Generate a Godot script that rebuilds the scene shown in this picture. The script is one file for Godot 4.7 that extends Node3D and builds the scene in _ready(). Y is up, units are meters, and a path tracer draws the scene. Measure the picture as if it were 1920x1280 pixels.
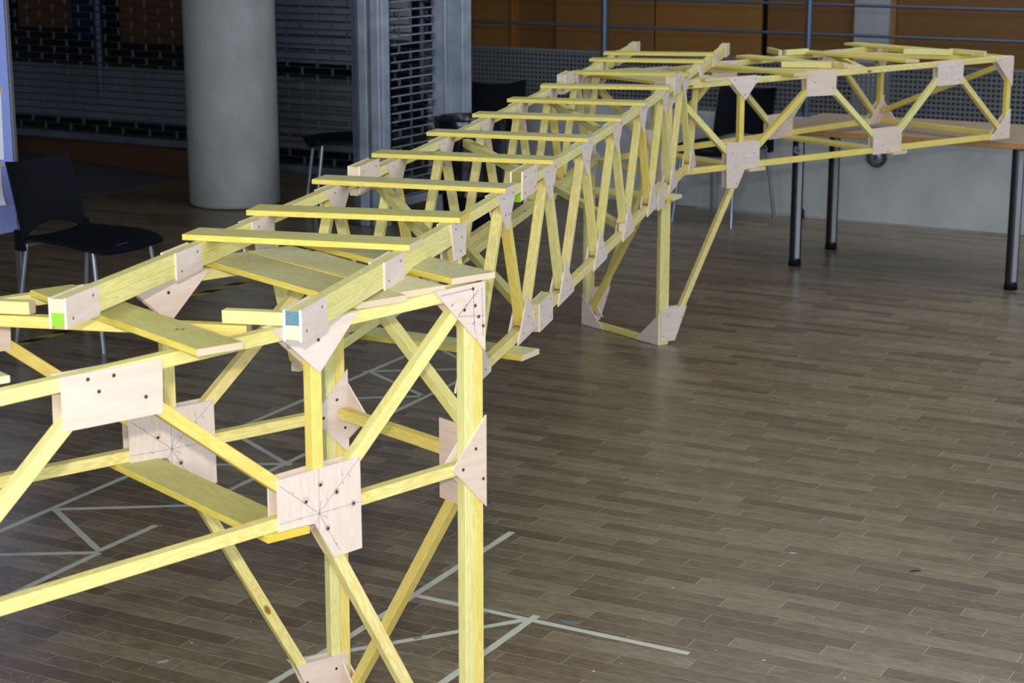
extends Node3D
# A yellow timber truss bridge model in a hall: two legged arms and a span resting on them.

const UP := Vector3.UP
const CAM_H := 1.85
const FOCAL := 3520.0
const PITCH := 0.2316
const B := 0.0247          # side of the square battens
const PL := 0.0042         # plywood thickness
var M := {}
var rng := RandomNumberGenerator.new()
var e1 := Vector3(cos(deg_to_rad(30.0)), 0, 0.5)      # room axis along the back wall, to the right
var e2 := Vector3(0.5, 0, -cos(deg_to_rad(30.0)))     # room axis away from the camera
var screw_big: Mesh
var screw_small: Mesh

func _ready():
	rng.seed = 11
	camera_and_light()
	materials()
	screw_big = screw_mesh(0.0040)
	screw_small = screw_mesh(0.0031)
	room()
	floor_and_tape()
	debris()
	background()
	furniture()
	arm("N")
	arm("F")
	span()

func camera_and_light():
	var cam := Camera3D.new()
	cam.name = "camera"
	cam.position = Vector3(0, CAM_H, 0)
	cam.rotation = Vector3(-PITCH, 0, 0)
	cam.keep_aspect = Camera3D.KEEP_HEIGHT
	cam.fov = rad_to_deg(2.0 * atan(640.0 / FOCAL))
	var lens := CameraAttributesPhysical.new()
	lens.frustum_focal_length = 12.0 * FOCAL / 640.0
	lens.frustum_focus_distance = 4.7
	lens.exposure_aperture = 9.0
	cam.attributes = lens
	cam.near = 0.05
	cam.far = 80.0
	add_child(cam)
	cam.make_current()
	var env := Environment.new()
	env.background_mode = Environment.BG_COLOR
	env.background_color = Color(0.55, 0.63, 0.75)
	env.background_energy_multiplier = 0.3
	env.tonemap_mode = Environment.TONE_MAPPER_LINEAR
	env.tonemap_exposure = 0.72
	env.sdfgi_enabled = true
	env.ssao_enabled = true
	env.ssil_enabled = true
	var we := WorldEnvironment.new()
	we.name = "world_environment"
	we.environment = env
	add_child(we)
	# the photographer's flash, a little above and left of the lens
	var fl := OmniLight3D.new()
	fl.name = "camera_flash"
	fl.position = Vector3(-0.06, CAM_H + 0.18, 0.04)
	fl.light_color = Color(1.0, 0.97, 0.92)
	fl.light_energy = 12.0
	fl.light_size = 0.03
	fl.omni_range = 40.0
	fl.omni_attenuation = 2.0
	fl.shadow_enabled = true
	add_child(fl)
	# daylight of the tall windows behind and to the right of the camera
	window_light("window_light", R(1.35, 2.3, 4.5), -e1 + UP * -0.05, Vector2(7.0, 1.8), 16.0, Color(0.90, 0.95, 1.0))
	window_light("window_light", R(-1.5, 2.4, -2.3), e2 + UP * -0.1, Vector2(5.0, 1.8), 34.0, Color(0.90, 0.95, 1.0))
	window_light("added_ceiling_fill", R(-1.6, 3.5, 9.0), Vector3(0, -1, 0.01), Vector2(5.0, 5.5), 17.0, Color(0.93, 0.96, 1.0))  # added overhead fill for the far hall and floor sheen, no real fitting

func window_light(nm: String, at: Vector3, towards: Vector3, size: Vector2, energy: float, col: Color):
	var a := AreaLight3D.new()
	a.name = nm
	a.area_size = size
	a.light_color = col
	a.light_energy = energy
	a.area_range = 40.0
	a.area_attenuation = 2.0
	a.shadow_enabled = true
	add_child(a, true)
	a.position = at
	a.basis = Basis.looking_at(towards.normalized(), UP)

# ---------------------------------------------------------------- helpers
func R(u: float, y: float, w: float) -> Vector3:
	return e1 * u + e2 * w + UP * y

func room_basis() -> Basis:
	return Basis(e1, UP, -e2)

func tag(o: Node3D, label: String, category: String, group := ""):
	o.set_meta("label", label)
	o.set_meta("category", category)
	if group != "": o.set_meta("group", group)

func structure(o: Node3D, label := ""):
	o.set_meta("kind", "structure")
	if label != "": o.set_meta("label", label)

func obj(nm: String, mesh: Mesh, parent: Node, xf := Transform3D.IDENTITY) -> MeshInstance3D:
	var o := MeshInstance3D.new()
	o.name = nm
	o.mesh = mesh
	o.transform = xf
	parent.add_child(o, true)
	return o

func thing(nm: String, xf: Transform3D, label: String, category: String, group := "") -> Node3D:
	var o := Node3D.new()
	o.name = nm
	o.transform = xf
	add_child(o, true)
	tag(o, label, category, group)
	return o

func quad(st: SurfaceTool, a: Vector3, b: Vector3, c: Vector3, d: Vector3, n: Vector3, ua := Vector2.ZERO, ub := Vector2.ZERO, uc := Vector2.ZERO, ud := Vector2.ZERO):
	var ps := [a, b, c, d]
	var us := [ua, ub, uc, ud]
	var order := [0, 1, 2, 0, 2, 3]
	if (b - a).cross(c - a).dot(n) > 0.0: order = [0, 2, 1, 0, 3, 2]
	for i in order:
		st.set_normal(n)
		st.set_uv(us[i])
		st.add_vertex(ps[i])

func begin() -> SurfaceTool:
	var st := SurfaceTool.new()
	st.begin(Mesh.PRIMITIVE_TRIANGLES)
	return st

func finish(st: SurfaceTool, mat: Material, into: ArrayMesh = null) -> ArrayMesh:
	st.generate_tangents()
	var m := st.commit(into) if into else st.commit()
	m.surface_set_material(m.get_surface_count() - 1, mat)
	return m

# a batten with chamfered edges from the origin along +x; w is its size along z, h along y; bow lifts its middle
func beam_mesh(ln: float, w: float, h: float, mat: Material, emat0: Material, emat1: Material, bow := 0.0, ch := 0.0013) -> ArrayMesh:
	var hw := w / 2; var hh := h / 2
	var pr := [Vector2(hh, hw - ch), Vector2(hh - ch, hw), Vector2(-hh + ch, hw), Vector2(-hh, hw - ch), Vector2(-hh, -hw + ch), Vector2(-hh + ch, -hw), Vector2(hh - ch, -hw), Vector2(hh, -hw + ch)]
	var n: int = 1 if absf(bow) < 0.0005 else 8
	var uo := Vector2(rng.randf(), rng.randf())
	var m: ArrayMesh = null
	var wide := h > 2.0 * w
	for part in (2 if wide else 1):
		var st := begin()
		var acc := 0.0
		for k in 8:
			var p: Vector2 = pr[k]; var q: Vector2 = pr[(k + 1) % 8]
			var e := q - p
			var nn := Vector3(0, e.y, -e.x).normalized()
			if nn.dot(Vector3(0, p.x + q.x, p.y + q.y)) < 0: nn = -nn
			if not wide or (absf(nn.z) > 0.9) == (part == 0):
				for i in n:
					var x0 := ln * i / n; var x1 := ln * (i + 1) / n
					var b0 := 4 * bow * (x0 / ln) * (1 - x0 / ln); var b1 := 4 * bow * (x1 / ln) * (1 - x1 / ln)
					var u0 := (acc / 0.25) + uo.x; var u1 := ((acc + e.length()) / 0.25) + uo.x
					quad(st, Vector3(x0, p.x + b0, p.y), Vector3(x1, p.x + b1, p.y), Vector3(x1, q.x + b1, q.y), Vector3(x0, q.x + b0, q.y), nn,
						Vector2(u0, x0 + uo.y), Vector2(u0, x1 + uo.y), Vector2(u1, x1 + uo.y), Vector2(u1, x0 + uo.y))
			acc += e.length()
		m = finish(st, mat if part == 0 else M.board_edge, m)
	var st: SurfaceTool
	for s in 2:
		st = begin()
		var x := 0.0 if s == 0 else ln
		var nn := Vector3(-1 if s == 0 else 1, 0, 0)
		for k in range(1, 7, 1):
			quad_tri(st, Vector3(x, pr[0].x, pr[0].y), Vector3(x, pr[k].x, pr[k].y), Vector3(x, pr[k + 1].x, pr[k + 1].y), nn)
		finish(st, emat0 if s == 0 else emat1, m)
	return m

func quad_tri(st: SurfaceTool, a: Vector3, b: Vector3, c: Vector3, n: Vector3, k := 25.0):
	var ps := [a, b, c]
	var t := n.cross(Vector3(0.31, 0.77, 0.55)).normalized()
	var bt := n.cross(t)
	if (b - a).cross(c - a).dot(n) > 0.0: ps = [a, c, b]
	for p in ps:
		st.set_normal(n)
		st.set_uv(Vector2(p.dot(t), p.dot(bt)) * k)
		st.add_vertex(p)

func beam(parent: Node, nm: String, a: Vector3, b: Vector3, side: Vector3, w: float, h: float, mat: Material, e0: Material = null, e1m: Material = null, bow := 0.0) -> MeshInstance3D:
	var x := (b - a).normalized()
	var z := (side - x * side.dot(x)).normalized()
	var y := z.cross(x)
	var m := beam_mesh((b - a).length(), w, h, mat, e0 if e0 else M.raw, e1m if e1m else M.raw, bow)
	return obj(nm, m, parent, Transform3D(Basis(x, y, z), a))

# a sheet of plywood: outline in the x-y plane of xf, thickness along +z
func plate(parent: Node, nm: String, pts: PackedVector2Array, xf: Transform3D, th: float, mat: Material, fit := false) -> MeshInstance3D:
	var st := begin()
	var lo := pts[0]; var hi := pts[0]
	for p in pts:
		lo = lo.min(p); hi = hi.max(p)
	var uo := Vector2(rng.randf(), rng.randf())
	var tri := Geometry2D.triangulate_polygon(pts)
	for s in 2:
		var n := Vector3(0, 0, 1 if s == 1 else -1)
		for i in range(0, tri.size(), 3):
			var v := []
			for j in 3: v.append(pts[tri[i + j]])
			var a3 := []
			for p in v: a3.append(Vector3(p.x, p.y, th if s == 1 else 0.0))
			var order := [0, 1, 2]
			if (a3[1] - a3[0]).cross(a3[2] - a3[0]).dot(n) > 0.0: order = [0, 2, 1]
			for j in order:
				var p: Vector2 = v[j]
				var uv := p / 0.4 + uo
				if fit: uv = Vector2((p.x - lo.x) / (hi.x - lo.x), 1.0 - (p.y - lo.y) / (hi.y - lo.y))
				st.set_normal(n); st.set_uv(uv); st.add_vertex(a3[j])
	var m := finish(st, mat)
	st = begin()
	var cw := Geometry2D.is_polygon_clockwise(pts)
	for i in pts.size():
		var p := pts[i]; var q := pts[(i + 1) % pts.size()]
		var e := (q - p).normalized()
		var n := Vector3(e.y, -e.x, 0)
		if cw: n = -n
		quad(st, Vector3(p.x, p.y, 0), Vector3(q.x, q.y, 0), Vector3(q.x, q.y, th), Vector3(p.x, p.y, th), n)
	finish(st, M.ply_edge, m)
	return obj(nm, m, parent, xf)

func screw_mesh(r: float) -> ArrayMesh:
	var st := begin()
	for k in 10:
		var a := TAU * k / 10; var b := TAU * (k + 1) / 10
		quad(st, Vector3(cos(a), sin(a), 0) * r, Vector3(cos(b), sin(b), 0) * r, Vector3(cos(b) * 0.55 * r, sin(b) * 0.55 * r, 0.0007), Vector3(cos(a) * 0.55 * r, sin(a) * 0.55 * r, 0.0007), Vector3(0, 0, 1))
	var m := finish(st, M.screw)
	st = begin()
	for k in 10:
		var a := TAU * k / 10; var b := TAU * (k + 1) / 10
		quad_tri(st, Vector3(0, 0, 0.0003), Vector3(cos(a) * 0.56 * r, sin(a) * 0.56 * r, 0.0007), Vector3(cos(b) * 0.56 * r, sin(b) * 0.56 * r, 0.0007), Vector3(0, 0, 1))
	finish(st, M.black, m)
	return m

func screws(pl: MeshInstance3D, pts: Array, back := false, small := false):
	for p in pts:
		var xf := Transform3D(Basis.IDENTITY, Vector3(p.x, p.y, PL + 0.0001))
		if back: xf = Transform3D(Basis(Vector3(-1, 0, 0), UP, Vector3(0, 0, -1)), Vector3(p.x, p.y, -0.0001))
		obj("screw", screw_small if small else screw_big, pl, xf)

func box_mesh(s: Vector3, mat: Material, ch := 0.002, uvk := 1.0) -> ArrayMesh:
	# centred box with chamfered edges
	var h := s / 2
	ch = minf(ch, minf(h.x, minf(h.y, h.z)) * 0.5)
	var st := begin()
	for ax in 3:
		for sg in [-1.0, 1.0]:
			var n := Vector3.ZERO; n[ax] = sg
			var b1 := (ax + 1) % 3; var b2 := (ax + 2) % 3
			var c := []
			var uv := []
			for k in [[-1, -1], [1, -1], [1, 1], [-1, 1]]:
				var p := Vector3.ZERO
				p[ax] = sg * h[ax]; p[b1] = k[0] * (h[b1] - ch); p[b2] = k[1] * (h[b2] - ch)
				c.append(p)
				var uu := Vector2(p[b1], p[b2])
				if ax == 1: uu = Vector2(p.z, p.x)
				if ax == 2: uu = Vector2(p.y, p.x)
				if ax == 0: uu = Vector2(p.y, p.z)
				uv.append(uu * uvk)
			quad(st, c[0], c[1], c[2], c[3], n, uv[0], uv[1], uv[2], uv[3])
	for ax in 3:
		var b1 := (ax + 1) % 3; var b2 := (ax + 2) % 3
		for s1 in [-1.0, 1.0]:
			for s2 in [-1.0, 1.0]:
				var n := Vector3.ZERO; n[b1] = s1; n[b2] = s2; n = n.normalized()
				var c := []
				for k in [[-1, 0], [1, 0], [1, 1], [-1, 1]]:
					var p := Vector3.ZERO
					p[ax] = k[0] * (h[ax] - ch)
					p[b1] = s1 * (h[b1] - (ch if k[1] == 1 else 0.0)); p[b2] = s2 * (h[b2] - (0.0 if k[1] == 1 else ch))
					c.append(p)
				quad(st, c[0], c[1], c[2], c[3], n)
	for s0 in [-1.0, 1.0]:
		for s1 in [-1.0, 1.0]:
			for s2 in [-1.0, 1.0]:
				quad_tri(st, Vector3(s0 * h.x, s1 * (h.y - ch), s2 * (h.z - ch)), Vector3(s0 * (h.x - ch), s1 * h.y, s2 * (h.z - ch)), Vector3(s0 * (h.x - ch), s1 * (h.y - ch), s2 * h.z), Vector3(s0, s1, s2).normalized())
	return finish(st, mat)

# a box given by ranges in room coordinates (u, y, w)
func rbox(nm: String, parent: Node, u0: float, u1: float, y0: float, y1: float, w0: float, w1: float, mat: Material, ch := 0.002) -> MeshInstance3D:
	var m := box_mesh(Vector3(u1 - u0, y1 - y0, absf(w1 - w0)), mat, ch)
	var xf := Transform3D(room_basis(), R((u0 + u1) / 2, (y0 + y1) / 2, (w0 + w1) / 2))
	if parent != self: xf = parent.global_transform.affine_inverse() * xf if parent.is_inside_tree() else xf
	return obj(nm, m, parent, xf)

func add_box(st: SurfaceTool, c: Vector3, s: Vector3, bs := Basis.IDENTITY):
	var h := s / 2
	for ax in 3:
		for sg in [-1.0, 1.0]:
			var n := Vector3.ZERO; n[ax] = sg
			var b1 := (ax + 1) % 3; var b2 := (ax + 2) % 3
			var q := []
			var uv := []
			for k in [[-1, -1], [1, -1], [1, 1], [-1, 1]]:
				var p := Vector3.ZERO
				p[ax] = sg * h[ax]; p[b1] = k[0] * h[b1]; p[b2] = k[1] * h[b2]
				q.append(c + bs * p)
				uv.append(Vector2(p[b1], p[b2]))
			quad(st, q[0], q[1], q[2], q[3], bs * n, uv[0], uv[1], uv[2], uv[3])

func tube_into(st: SurfaceTool, pts: Array, r: float, seg := 12):
	var rings := []
	for i in pts.size():
		var d: Vector3 = (pts[mini(i + 1, pts.size() - 1)] - pts[maxi(i - 1, 0)]).normalized()
		var s := d.cross(Vector3(0.13, 0.21, 0.97) if absf(d.z) < 0.9 else Vector3(1, 0, 0)).normalized()
		var t := d.cross(s)
		var ring := []
		for k in seg: ring.append([pts[i] + (s * cos(TAU * k / seg) + t * sin(TAU * k / seg)) * r, s * cos(TAU * k / seg) + t * sin(TAU * k / seg)])
		rings.append(ring)
	for i in pts.size() - 1:
		for k in seg:
			var a = rings[i][k]; var b = rings[i][(k + 1) % seg]; var c = rings[i + 1][(k + 1) % seg]; var d = rings[i + 1][k]
			smooth_quad(st, [a, b, c, d])
	for e in 2:
		var i: int = 0 if e == 0 else pts.size() - 1
		var n: Vector3 = (pts[0] - pts[1]).normalized() if e == 0 else (pts[-1] - pts[-2]).normalized()
		for k in range(1, seg - 1): quad_tri(st, rings[i][0][0], rings[i][k][0], rings[i][k + 1][0], n)

func smooth_quad(st: SurfaceTool, v: Array, uv := []):
	var n: Vector3 = v[0][1] + v[1][1] + v[2][1] + v[3][1]
	var order := [0, 1, 2, 0, 2, 3]
	var g: Vector3 = (v[1][0] - v[0][0]).cross(v[2][0] - v[0][0])
	if g.length_squared() < 1e-16: g = (v[2][0] - v[0][0]).cross(v[3][0] - v[0][0])
	if g.dot(n) > 0.0: order = [0, 2, 1, 0, 3, 2]
	for i in order:
		st.set_normal(v[i][1].normalized())
		st.set_uv(uv[i] if uv.size() else Vector2(v[i][0].x + v[i][0].z, v[i][0].y))
		st.add_vertex(v[i][0])

func tube(parent: Node, nm: String, pts: Array, r: float, mat: Material, seg := 12) -> MeshInstance3D:
	var st := begin()
	tube_into(st, pts, r, seg)
	return obj(nm, finish(st, mat), parent)

func lathe(prof: Array, seg: int, mat: Material, wob := 0.0) -> ArrayMesh:
	var st := begin()
	var nz := FastNoiseLite.new(); nz.seed = 5; nz.frequency = 3.0
	var P := []
	for i in prof.size():
		var row := []
		for k in seg:
			var a := TAU * k / seg
			var rr: float = prof[i].x
			if wob > 0: rr += wob * (nz.get_noise_3d(cos(a) * 1.4, sin(a) * 1.4, prof[i].y * 2.2) + 0.5 * nz.get_noise_3d(cos(a) * 4, sin(a) * 4, prof[i].y * 3))
			row.append(Vector3(cos(a) * rr, prof[i].y, sin(a) * rr))
		P.append(row)
	for i in prof.size() - 1:
		for k in seg:
			var v := []
			for c in [[i, k], [i, (k + 1) % seg], [i + 1, (k + 1) % seg], [i + 1, k]]:
				var ii: int = c[0]; var kk: int = c[1]
				var du: Vector3 = P[ii][(kk + 1) % seg] - P[ii][(kk - 1 + seg) % seg]
				var dv: Vector3 = P[mini(ii + 1, prof.size() - 1)][kk] - P[maxi(ii - 1, 0)][kk]
				v.append([P[ii][kk], dv.cross(du).normalized()])
			smooth_quad(st, v)
	return finish(st, mat)

# a curved sheet p(i, j) of thickness th
func sheet(fn: Callable, nu: int, nv: int, th: float, mat: Material) -> ArrayMesh:
	var P := []
	for i in nu + 1:
		var row := []
		for j in nv + 1: row.append(fn.call(float(i) / nu, float(j) / nv))
		P.append(row)
	var N := []
	for i in nu + 1:
		var row := []
		for j in nv + 1:
			var du: Vector3 = P[mini(i + 1, nu)][j] - P[maxi(i - 1, 0)][j]
			var dv: Vector3 = P[i][mini(j + 1, nv)] - P[i][maxi(j - 1, 0)]
			row.append(du.cross(dv).normalized())
		N.append(row)
	var st := begin()
	for s in [-0.5, 0.5]:
		for i in nu:
			for j in nv:
				var v := []
				for c in [[i, j], [i + 1, j], [i + 1, j + 1], [i, j + 1]]:
					var nn: Vector3 = N[c[0]][c[1]]
					v.append([P[c[0]][c[1]] + nn * th * s, nn * signf(s)])
				smooth_quad(st, v)
	var rim := []
	for i in nu: rim.append([[i, 0], [i + 1, 0]])
	for j in nv: rim.append([[nu, j], [nu, j + 1]])
	for i in nu: rim.append([[nu - i, nv], [nu - i - 1, nv]])
	for j in nv: rim.append([[0, nv - j], [0, nv - j - 1]])
	var mid: Vector3 = P[nu / 2][nv / 2]
	for e in rim:
		var a: Vector3 = P[e[0][0]][e[0][1]]; var b: Vector3 = P[e[1][0]][e[1][1]]
		var na: Vector3 = N[e[0][0]][e[0][1]] * th * 0.5; var nb: Vector3 = N[e[1][0]][e[1][1]] * th * 0.5
		var n := (b - a).cross(na).normalized()
		if n.dot((a + b) * 0.5 - mid) < 0: n = -n
		quad(st, a - na, b - nb, b + nb, a + na, n)
	return finish(st, mat)

# ---------------------------------------------------------------- materials
func noise(sd: int, f := 1.0) -> FastNoiseLite:
	var n := FastNoiseLite.new()
	n.seed = sd
	n.frequency = f
	n.fractal_octaves = 3
	return n

func tex(img: Image) -> ImageTexture:
	img.generate_mipmaps()
	return ImageTexture.create_from_image(img)

func mat(col: Color, rough := 0.6, metal := 0.0) -> StandardMaterial3D:
	var m := StandardMaterial3D.new()
	m.albedo_color = col
	m.roughness = rough
	m.metallic = metal
	return m

func wood_image(sd: int, light: Color, dark: Color, contrast: float, rings: float, knots: int) -> Image:
	var w := 256; var h := 1024
	var img := Image.create(w, h, true, Image.FORMAT_RGB8)
	var n1 := noise(sd, 1.0); var n2 := noise(sd + 1, 1.0); var n3 := noise(sd + 2, 1.0)
	var r := RandomNumberGenerator.new(); r.seed = sd
	var ks := []
	for k in knots: ks.append(Vector3(r.randf() * w, r.randf() * h, r.randf_range(5, 9)))
	for y in h:
		for x in w:
			var fx := float(x); var fy := float(y)
			var kn := 0.0
			for k in ks:
				var dx: float = fx - k.x; var dy: float = (fy - k.y) * 0.45
				var dd: float = sqrt(dx * dx + dy * dy) / k.z
				if dd < 6.0:
					fx += dx * 0.5 * exp(-dd * 0.7)
					kn = maxf(kn, 1.0 - smoothstep(0.7, 1.3, dd))
			# blend the right edge into the left so that the picture repeats
			var t := fx / w
			var g := n1.get_noise_2d(fx * 0.02, fy * 0.0025)
			var ring := sin((fx * rings + g * 26.0)) * 0.5 + 0.5
			var fib := n2.get_noise_2d(fx * 0.9, fy * 0.02) * 0.5 + 0.5
			var blot := n3.get_noise_2d(fx * 0.012, fy * 0.006) * 0.5 + 0.5
			var v := clampf(ring * 0.45 + fib * 0.3 + blot * 0.45 - 0.1, 0, 1) * contrast
			var c := light.lerp(dark, v)
			if kn > 0: c = c.lerp(Color(0.45, 0.28, 0.08), kn * 0.75)
			img.set_pixel(x, y, c)
	return img

func ply_image(sd: int) -> Image:
	var s := 512
	var img := Image.create(s, s, true, Image.FORMAT_RGB8)
	var n1 := noise(sd, 1.0); var n2 := noise(sd + 3, 1.0)
	for y in s:
		for x in s:
			var f := n1.get_noise_2d(x * 0.012, y * 0.35) * 0.5 + 0.5
			var g := n2.get_noise_2d(x * 0.004, y * 0.03) * 0.5 + 0.5
			var c := Color(0.87, 0.81, 0.77).lerp(Color(0.77, 0.69, 0.635), clampf(f * 0.6 + g * 0.5 - 0.1, 0, 1))
			img.set_pixel(x, y, c)
	return img

func draw_on(img: Image, a: Vector2, b: Vector2, col: Color, wd := 2.0, alpha := 0.8):
	var n := int((b - a).length() * 1.5) + 1
	for i in n + 1:
		var p := a.lerp(b, float(i) / n)
		for dy in range(-int(wd / 2), int(ceil(wd / 2))):
			for dx in range(-int(wd / 2), int(ceil(wd / 2))):
				var x := int(p.x) + dx; var y := int(p.y) + dy
				if x >= 0 and y >= 0 and x < img.get_width() and y < img.get_height():
					img.set_pixel(x, y, img.get_pixel(x, y).lerp(col, alpha))

func ring_on(img: Image, c: Vector2, r: float, col: Color):
	for k in 24: draw_on(img, c + Vector2.from_angle(TAU * k / 24) * r, c + Vector2.from_angle(TAU * (k + 1) / 24) * r, col, 2.0, 0.5)

func tm(img_tex: Texture2D, tint: Color, rough: float) -> StandardMaterial3D:
	var m := mat(tint, rough)
	m.albedo_texture = img_tex
	return m

func materials():
	M.black = mat(Color(0.02, 0.02, 0.02), 0.7)
	M.screw = mat(Color(0.50, 0.45, 0.36), 0.45, 0.6)
	M.raw = mat(Color(0.86, 0.80, 0.71), 0.85)
	var rawn := NoiseTexture2D.new(); rawn.noise = noise(40, 0.16); rawn.width = 128; rawn.height = 128; rawn.seamless = true
	var rg := Gradient.new(); rg.set_color(0, Color(0.86, 0.82, 0.76)); rg.set_color(1, Color(1.0, 0.97, 0.92))
	rawn.color_ramp = rg
	M.raw.albedo_texture = rawn
	M.raw.albedo_color = Color(0.86, 0.81, 0.74)
	var wt := []
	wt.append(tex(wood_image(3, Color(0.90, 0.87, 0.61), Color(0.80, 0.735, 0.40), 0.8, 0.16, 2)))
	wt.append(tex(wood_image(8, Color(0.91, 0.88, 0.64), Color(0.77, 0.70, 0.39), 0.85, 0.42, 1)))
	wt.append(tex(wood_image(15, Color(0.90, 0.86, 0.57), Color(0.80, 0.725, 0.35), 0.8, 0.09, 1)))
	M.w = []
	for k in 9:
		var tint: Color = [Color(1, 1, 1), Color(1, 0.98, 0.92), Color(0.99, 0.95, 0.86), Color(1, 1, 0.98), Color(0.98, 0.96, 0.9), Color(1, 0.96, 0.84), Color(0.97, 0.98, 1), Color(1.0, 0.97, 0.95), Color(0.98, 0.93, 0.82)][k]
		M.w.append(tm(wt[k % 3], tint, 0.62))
	M.board = []
	for k in 4: M.board.append(tm(wt[[2, 0, 2, 1][k]], [Color(0.88, 0.90, 0.90), Color(0.88, 0.91, 1.0), Color(0.89, 0.91, 0.95), Color(0.88, 0.90, 0.98)][k], 0.65))
	M.board_edge = tm(wt[2], Color(0.97, 0.93, 0.70), 0.6)
	M.pale_board = tm(wt[0], Color(0.95, 0.97, 1.12), 0.7)
	M.orange_end = mat(Color(0.86, 0.70, 0.22), 0.7)
	M.green_end = mat(Color(0.50, 0.70, 0.14), 0.7)
	M.dirty_end = mat(Color(0.52, 0.47, 0.22), 0.85)
	var be := Image.create(64, 64, true, Image.FORMAT_RGB8)
	var bn := noise(21, 0.09)
	for y in 64:
		for x in 64: be.set_pixel(x, y, Color(0.40, 0.47, 0.38).lerp(Color(0.20, 0.42, 0.62), smoothstep(-0.25, 0.25, bn.get_noise_2d(x, y))))
	M.blue_end = tm(tex(be), Color(1, 1, 1), 0.8)
	M.ply = []
	for k in 3: M.ply.append(tm(tex(ply_image(50 + 9 * k)), [Color(1, 1, 1), Color(1, 0.985, 0.97), Color(0.99, 0.955, 0.92)][k], 0.75))
	M.ply_edge = mat(Color(0.87, 0.81, 0.74), 0.8)
	# plates with setting-out lines drawn on them
	var pencil := Color(0.33, 0.33, 0.40)
	var pm := ply_image(77); pm.rotate_90(CLOCKWISE)
	var c := Vector2(246, 249)
	for e in [Vector2(505, 5), Vector2(250, 2), Vector2(15, 50), Vector2(4, 250), Vector2(508, 246), Vector2(368, 479), Vector2(240, 400), Vector2(300, 285), Vector2(215, 330), Vector2(264, 180)]: draw_on(pm, c, e, pencil, 2.0, 0.55)
	for p in [Vector2(167, 160), Vector2(259, 91), Vector2(358, 155), Vector2(462, 246), Vector2(298, 340)]:
		ring_on(pm, p, 15, pencil)
	for p in [Vector2(440, 88), Vector2(88, 102), Vector2(300, 186), Vector2(340, 248), Vector2(350, 440), Vector2(400, 118), Vector2(130, 250)]: draw_on(pm, p + Vector2(-6, -7), p + Vector2(6, 7), pencil, 2.0, 0.7)
	draw_on(pm, Vector2(392, 48), Vector2(396, 84), pencil, 2.0, 0.6)
	M.ply_marked = tm(tex(pm), Color(1, 1, 1), 0.75)
	var pb := ply_image(91)
	var bl := Color(0.25, 0.29, 0.62)
	for s in [[62, 48, 383, 38], [239, 214, 442, 57], [390, 58, 401, 345], [478, 48, 490, 398]]: draw_on(pb, Vector2(s[0], s[1]), Vector2(s[2], s[3]), bl, 4.0, 0.5)
	draw_on(pb, Vector2(239, 220), Vector2(500, 250), pencil, 3.0, 0.4)
	draw_on(pb, Vector2(410, 345), Vector2(425, 440), pencil, 3.0, 0.3)
	for p in [Vector2(175, 130), Vector2(437, 245), Vector2(318, 152), Vector2(393, 290)]: draw_on(pb, p + Vector2(-10, 8), p + Vector2(10, -8), bl, 6.0, 0.55)
	M.ply_inked = tm(tex(pb), Color(1, 0.985, 0.97), 0.75)
	# floor
	var oak := wood_image(31, Color(1, 1, 1), Color(0.66, 0.63, 0.60), 1.0, 0.11, 0)
	M.plank = tm(tex(oak), Color(1, 1, 1), 0.3)
	M.plank.vertex_color_use_as_albedo = true
	var rn := NoiseTexture2D.new(); rn.noise = noise(61, 0.012); rn.width = 512; rn.height = 512; rn.seamless = true
	var rgr := Gradient.new(); rgr.set_color(0, Color(0.24, 0.24, 0.24)); rgr.set_color(1, Color(0.5, 0.5, 0.5)); rn.color_ramp = rgr
	M.grout = mat(Color(0.66, 0.65, 0.62), 0.9)
	M.tape = mat(Color(0.66, 0.665, 0.60), 0.7)
	M.tape_pale = mat(Color(0.74, 0.74, 0.67), 0.7)
	M.hazard_yellow = mat(Color(0.62, 0.58, 0.16), 0.6)
	M.hazard_black = mat(Color(0.03, 0.03, 0.03), 0.6)
	# concrete
	var ci := Image.create(512, 512, true, Image.FORMAT_RGB8)
	var c1 := noise(71, 0.008); var c2 := noise(72, 0.06); c1.fractal_octaves = 5
	for y in 512:
		for x in 512:
			var v := 0.5 + 0.42 * c1.get_noise_2d(x, y * 0.7) + 0.10 * c2.get_noise_2d(x, y)
			ci.set_pixel(x, y, Color(0.57, 0.585, 0.59).lerp(Color(0.76, 0.772, 0.77), clampf(v, 0, 1)))
	M.concrete = mat(Color(1, 1, 1), 0.75)
	M.concrete.albedo_texture = tex(ci)
	M.concrete.uv1_triplanar = true
	M.concrete.uv1_world_triplanar = true
	M.concrete.uv1_scale = Vector3(0.7, 0.7, 0.7)
	M.concrete_column = M.concrete.duplicate()
	M.concrete_column.albedo_color = Color(1.0, 1.0, 1.0)
	var gi := NoiseTexture2D.new(); gi.noise = noise(81, 0.02); gi.width = 256; gi.height = 256; gi.seamless = true
	var gg := Gradient.new(); gg.set_color(0, Color(0.52, 0.56, 0.62)); gg.set_color(1, Color(0.72, 0.75, 0.81)); gi.color_ramp = gg
	M.galv = mat(Color(1, 1, 1), 0.5, 0.2)
	M.galv.albedo_texture = gi
	M.galv.uv1_triplanar = true; M.galv.uv1_world_triplanar = true
	M.galv_dark = M.galv.duplicate(); M.galv_dark.albedo_color = Color(0.58, 0.60, 0.63)
	M.bar_dark = mat(Color(0.22, 0.235, 0.26), 0.5, 0.2)
	M.rail = mat(Color(0.33, 0.37, 0.44), 0.4, 0.5)
	M.mesh_steel = mat(Color(0.40, 0.42, 0.44), 0.55, 0.2)
	M.steel = mat(Color(0.62, 0.65, 0.70), 0.3, 0.7)
	M.plastic = mat(Color(0.085, 0.09, 0.115), 0.58)
	M.plastic.metallic_specular = 0.14
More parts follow.
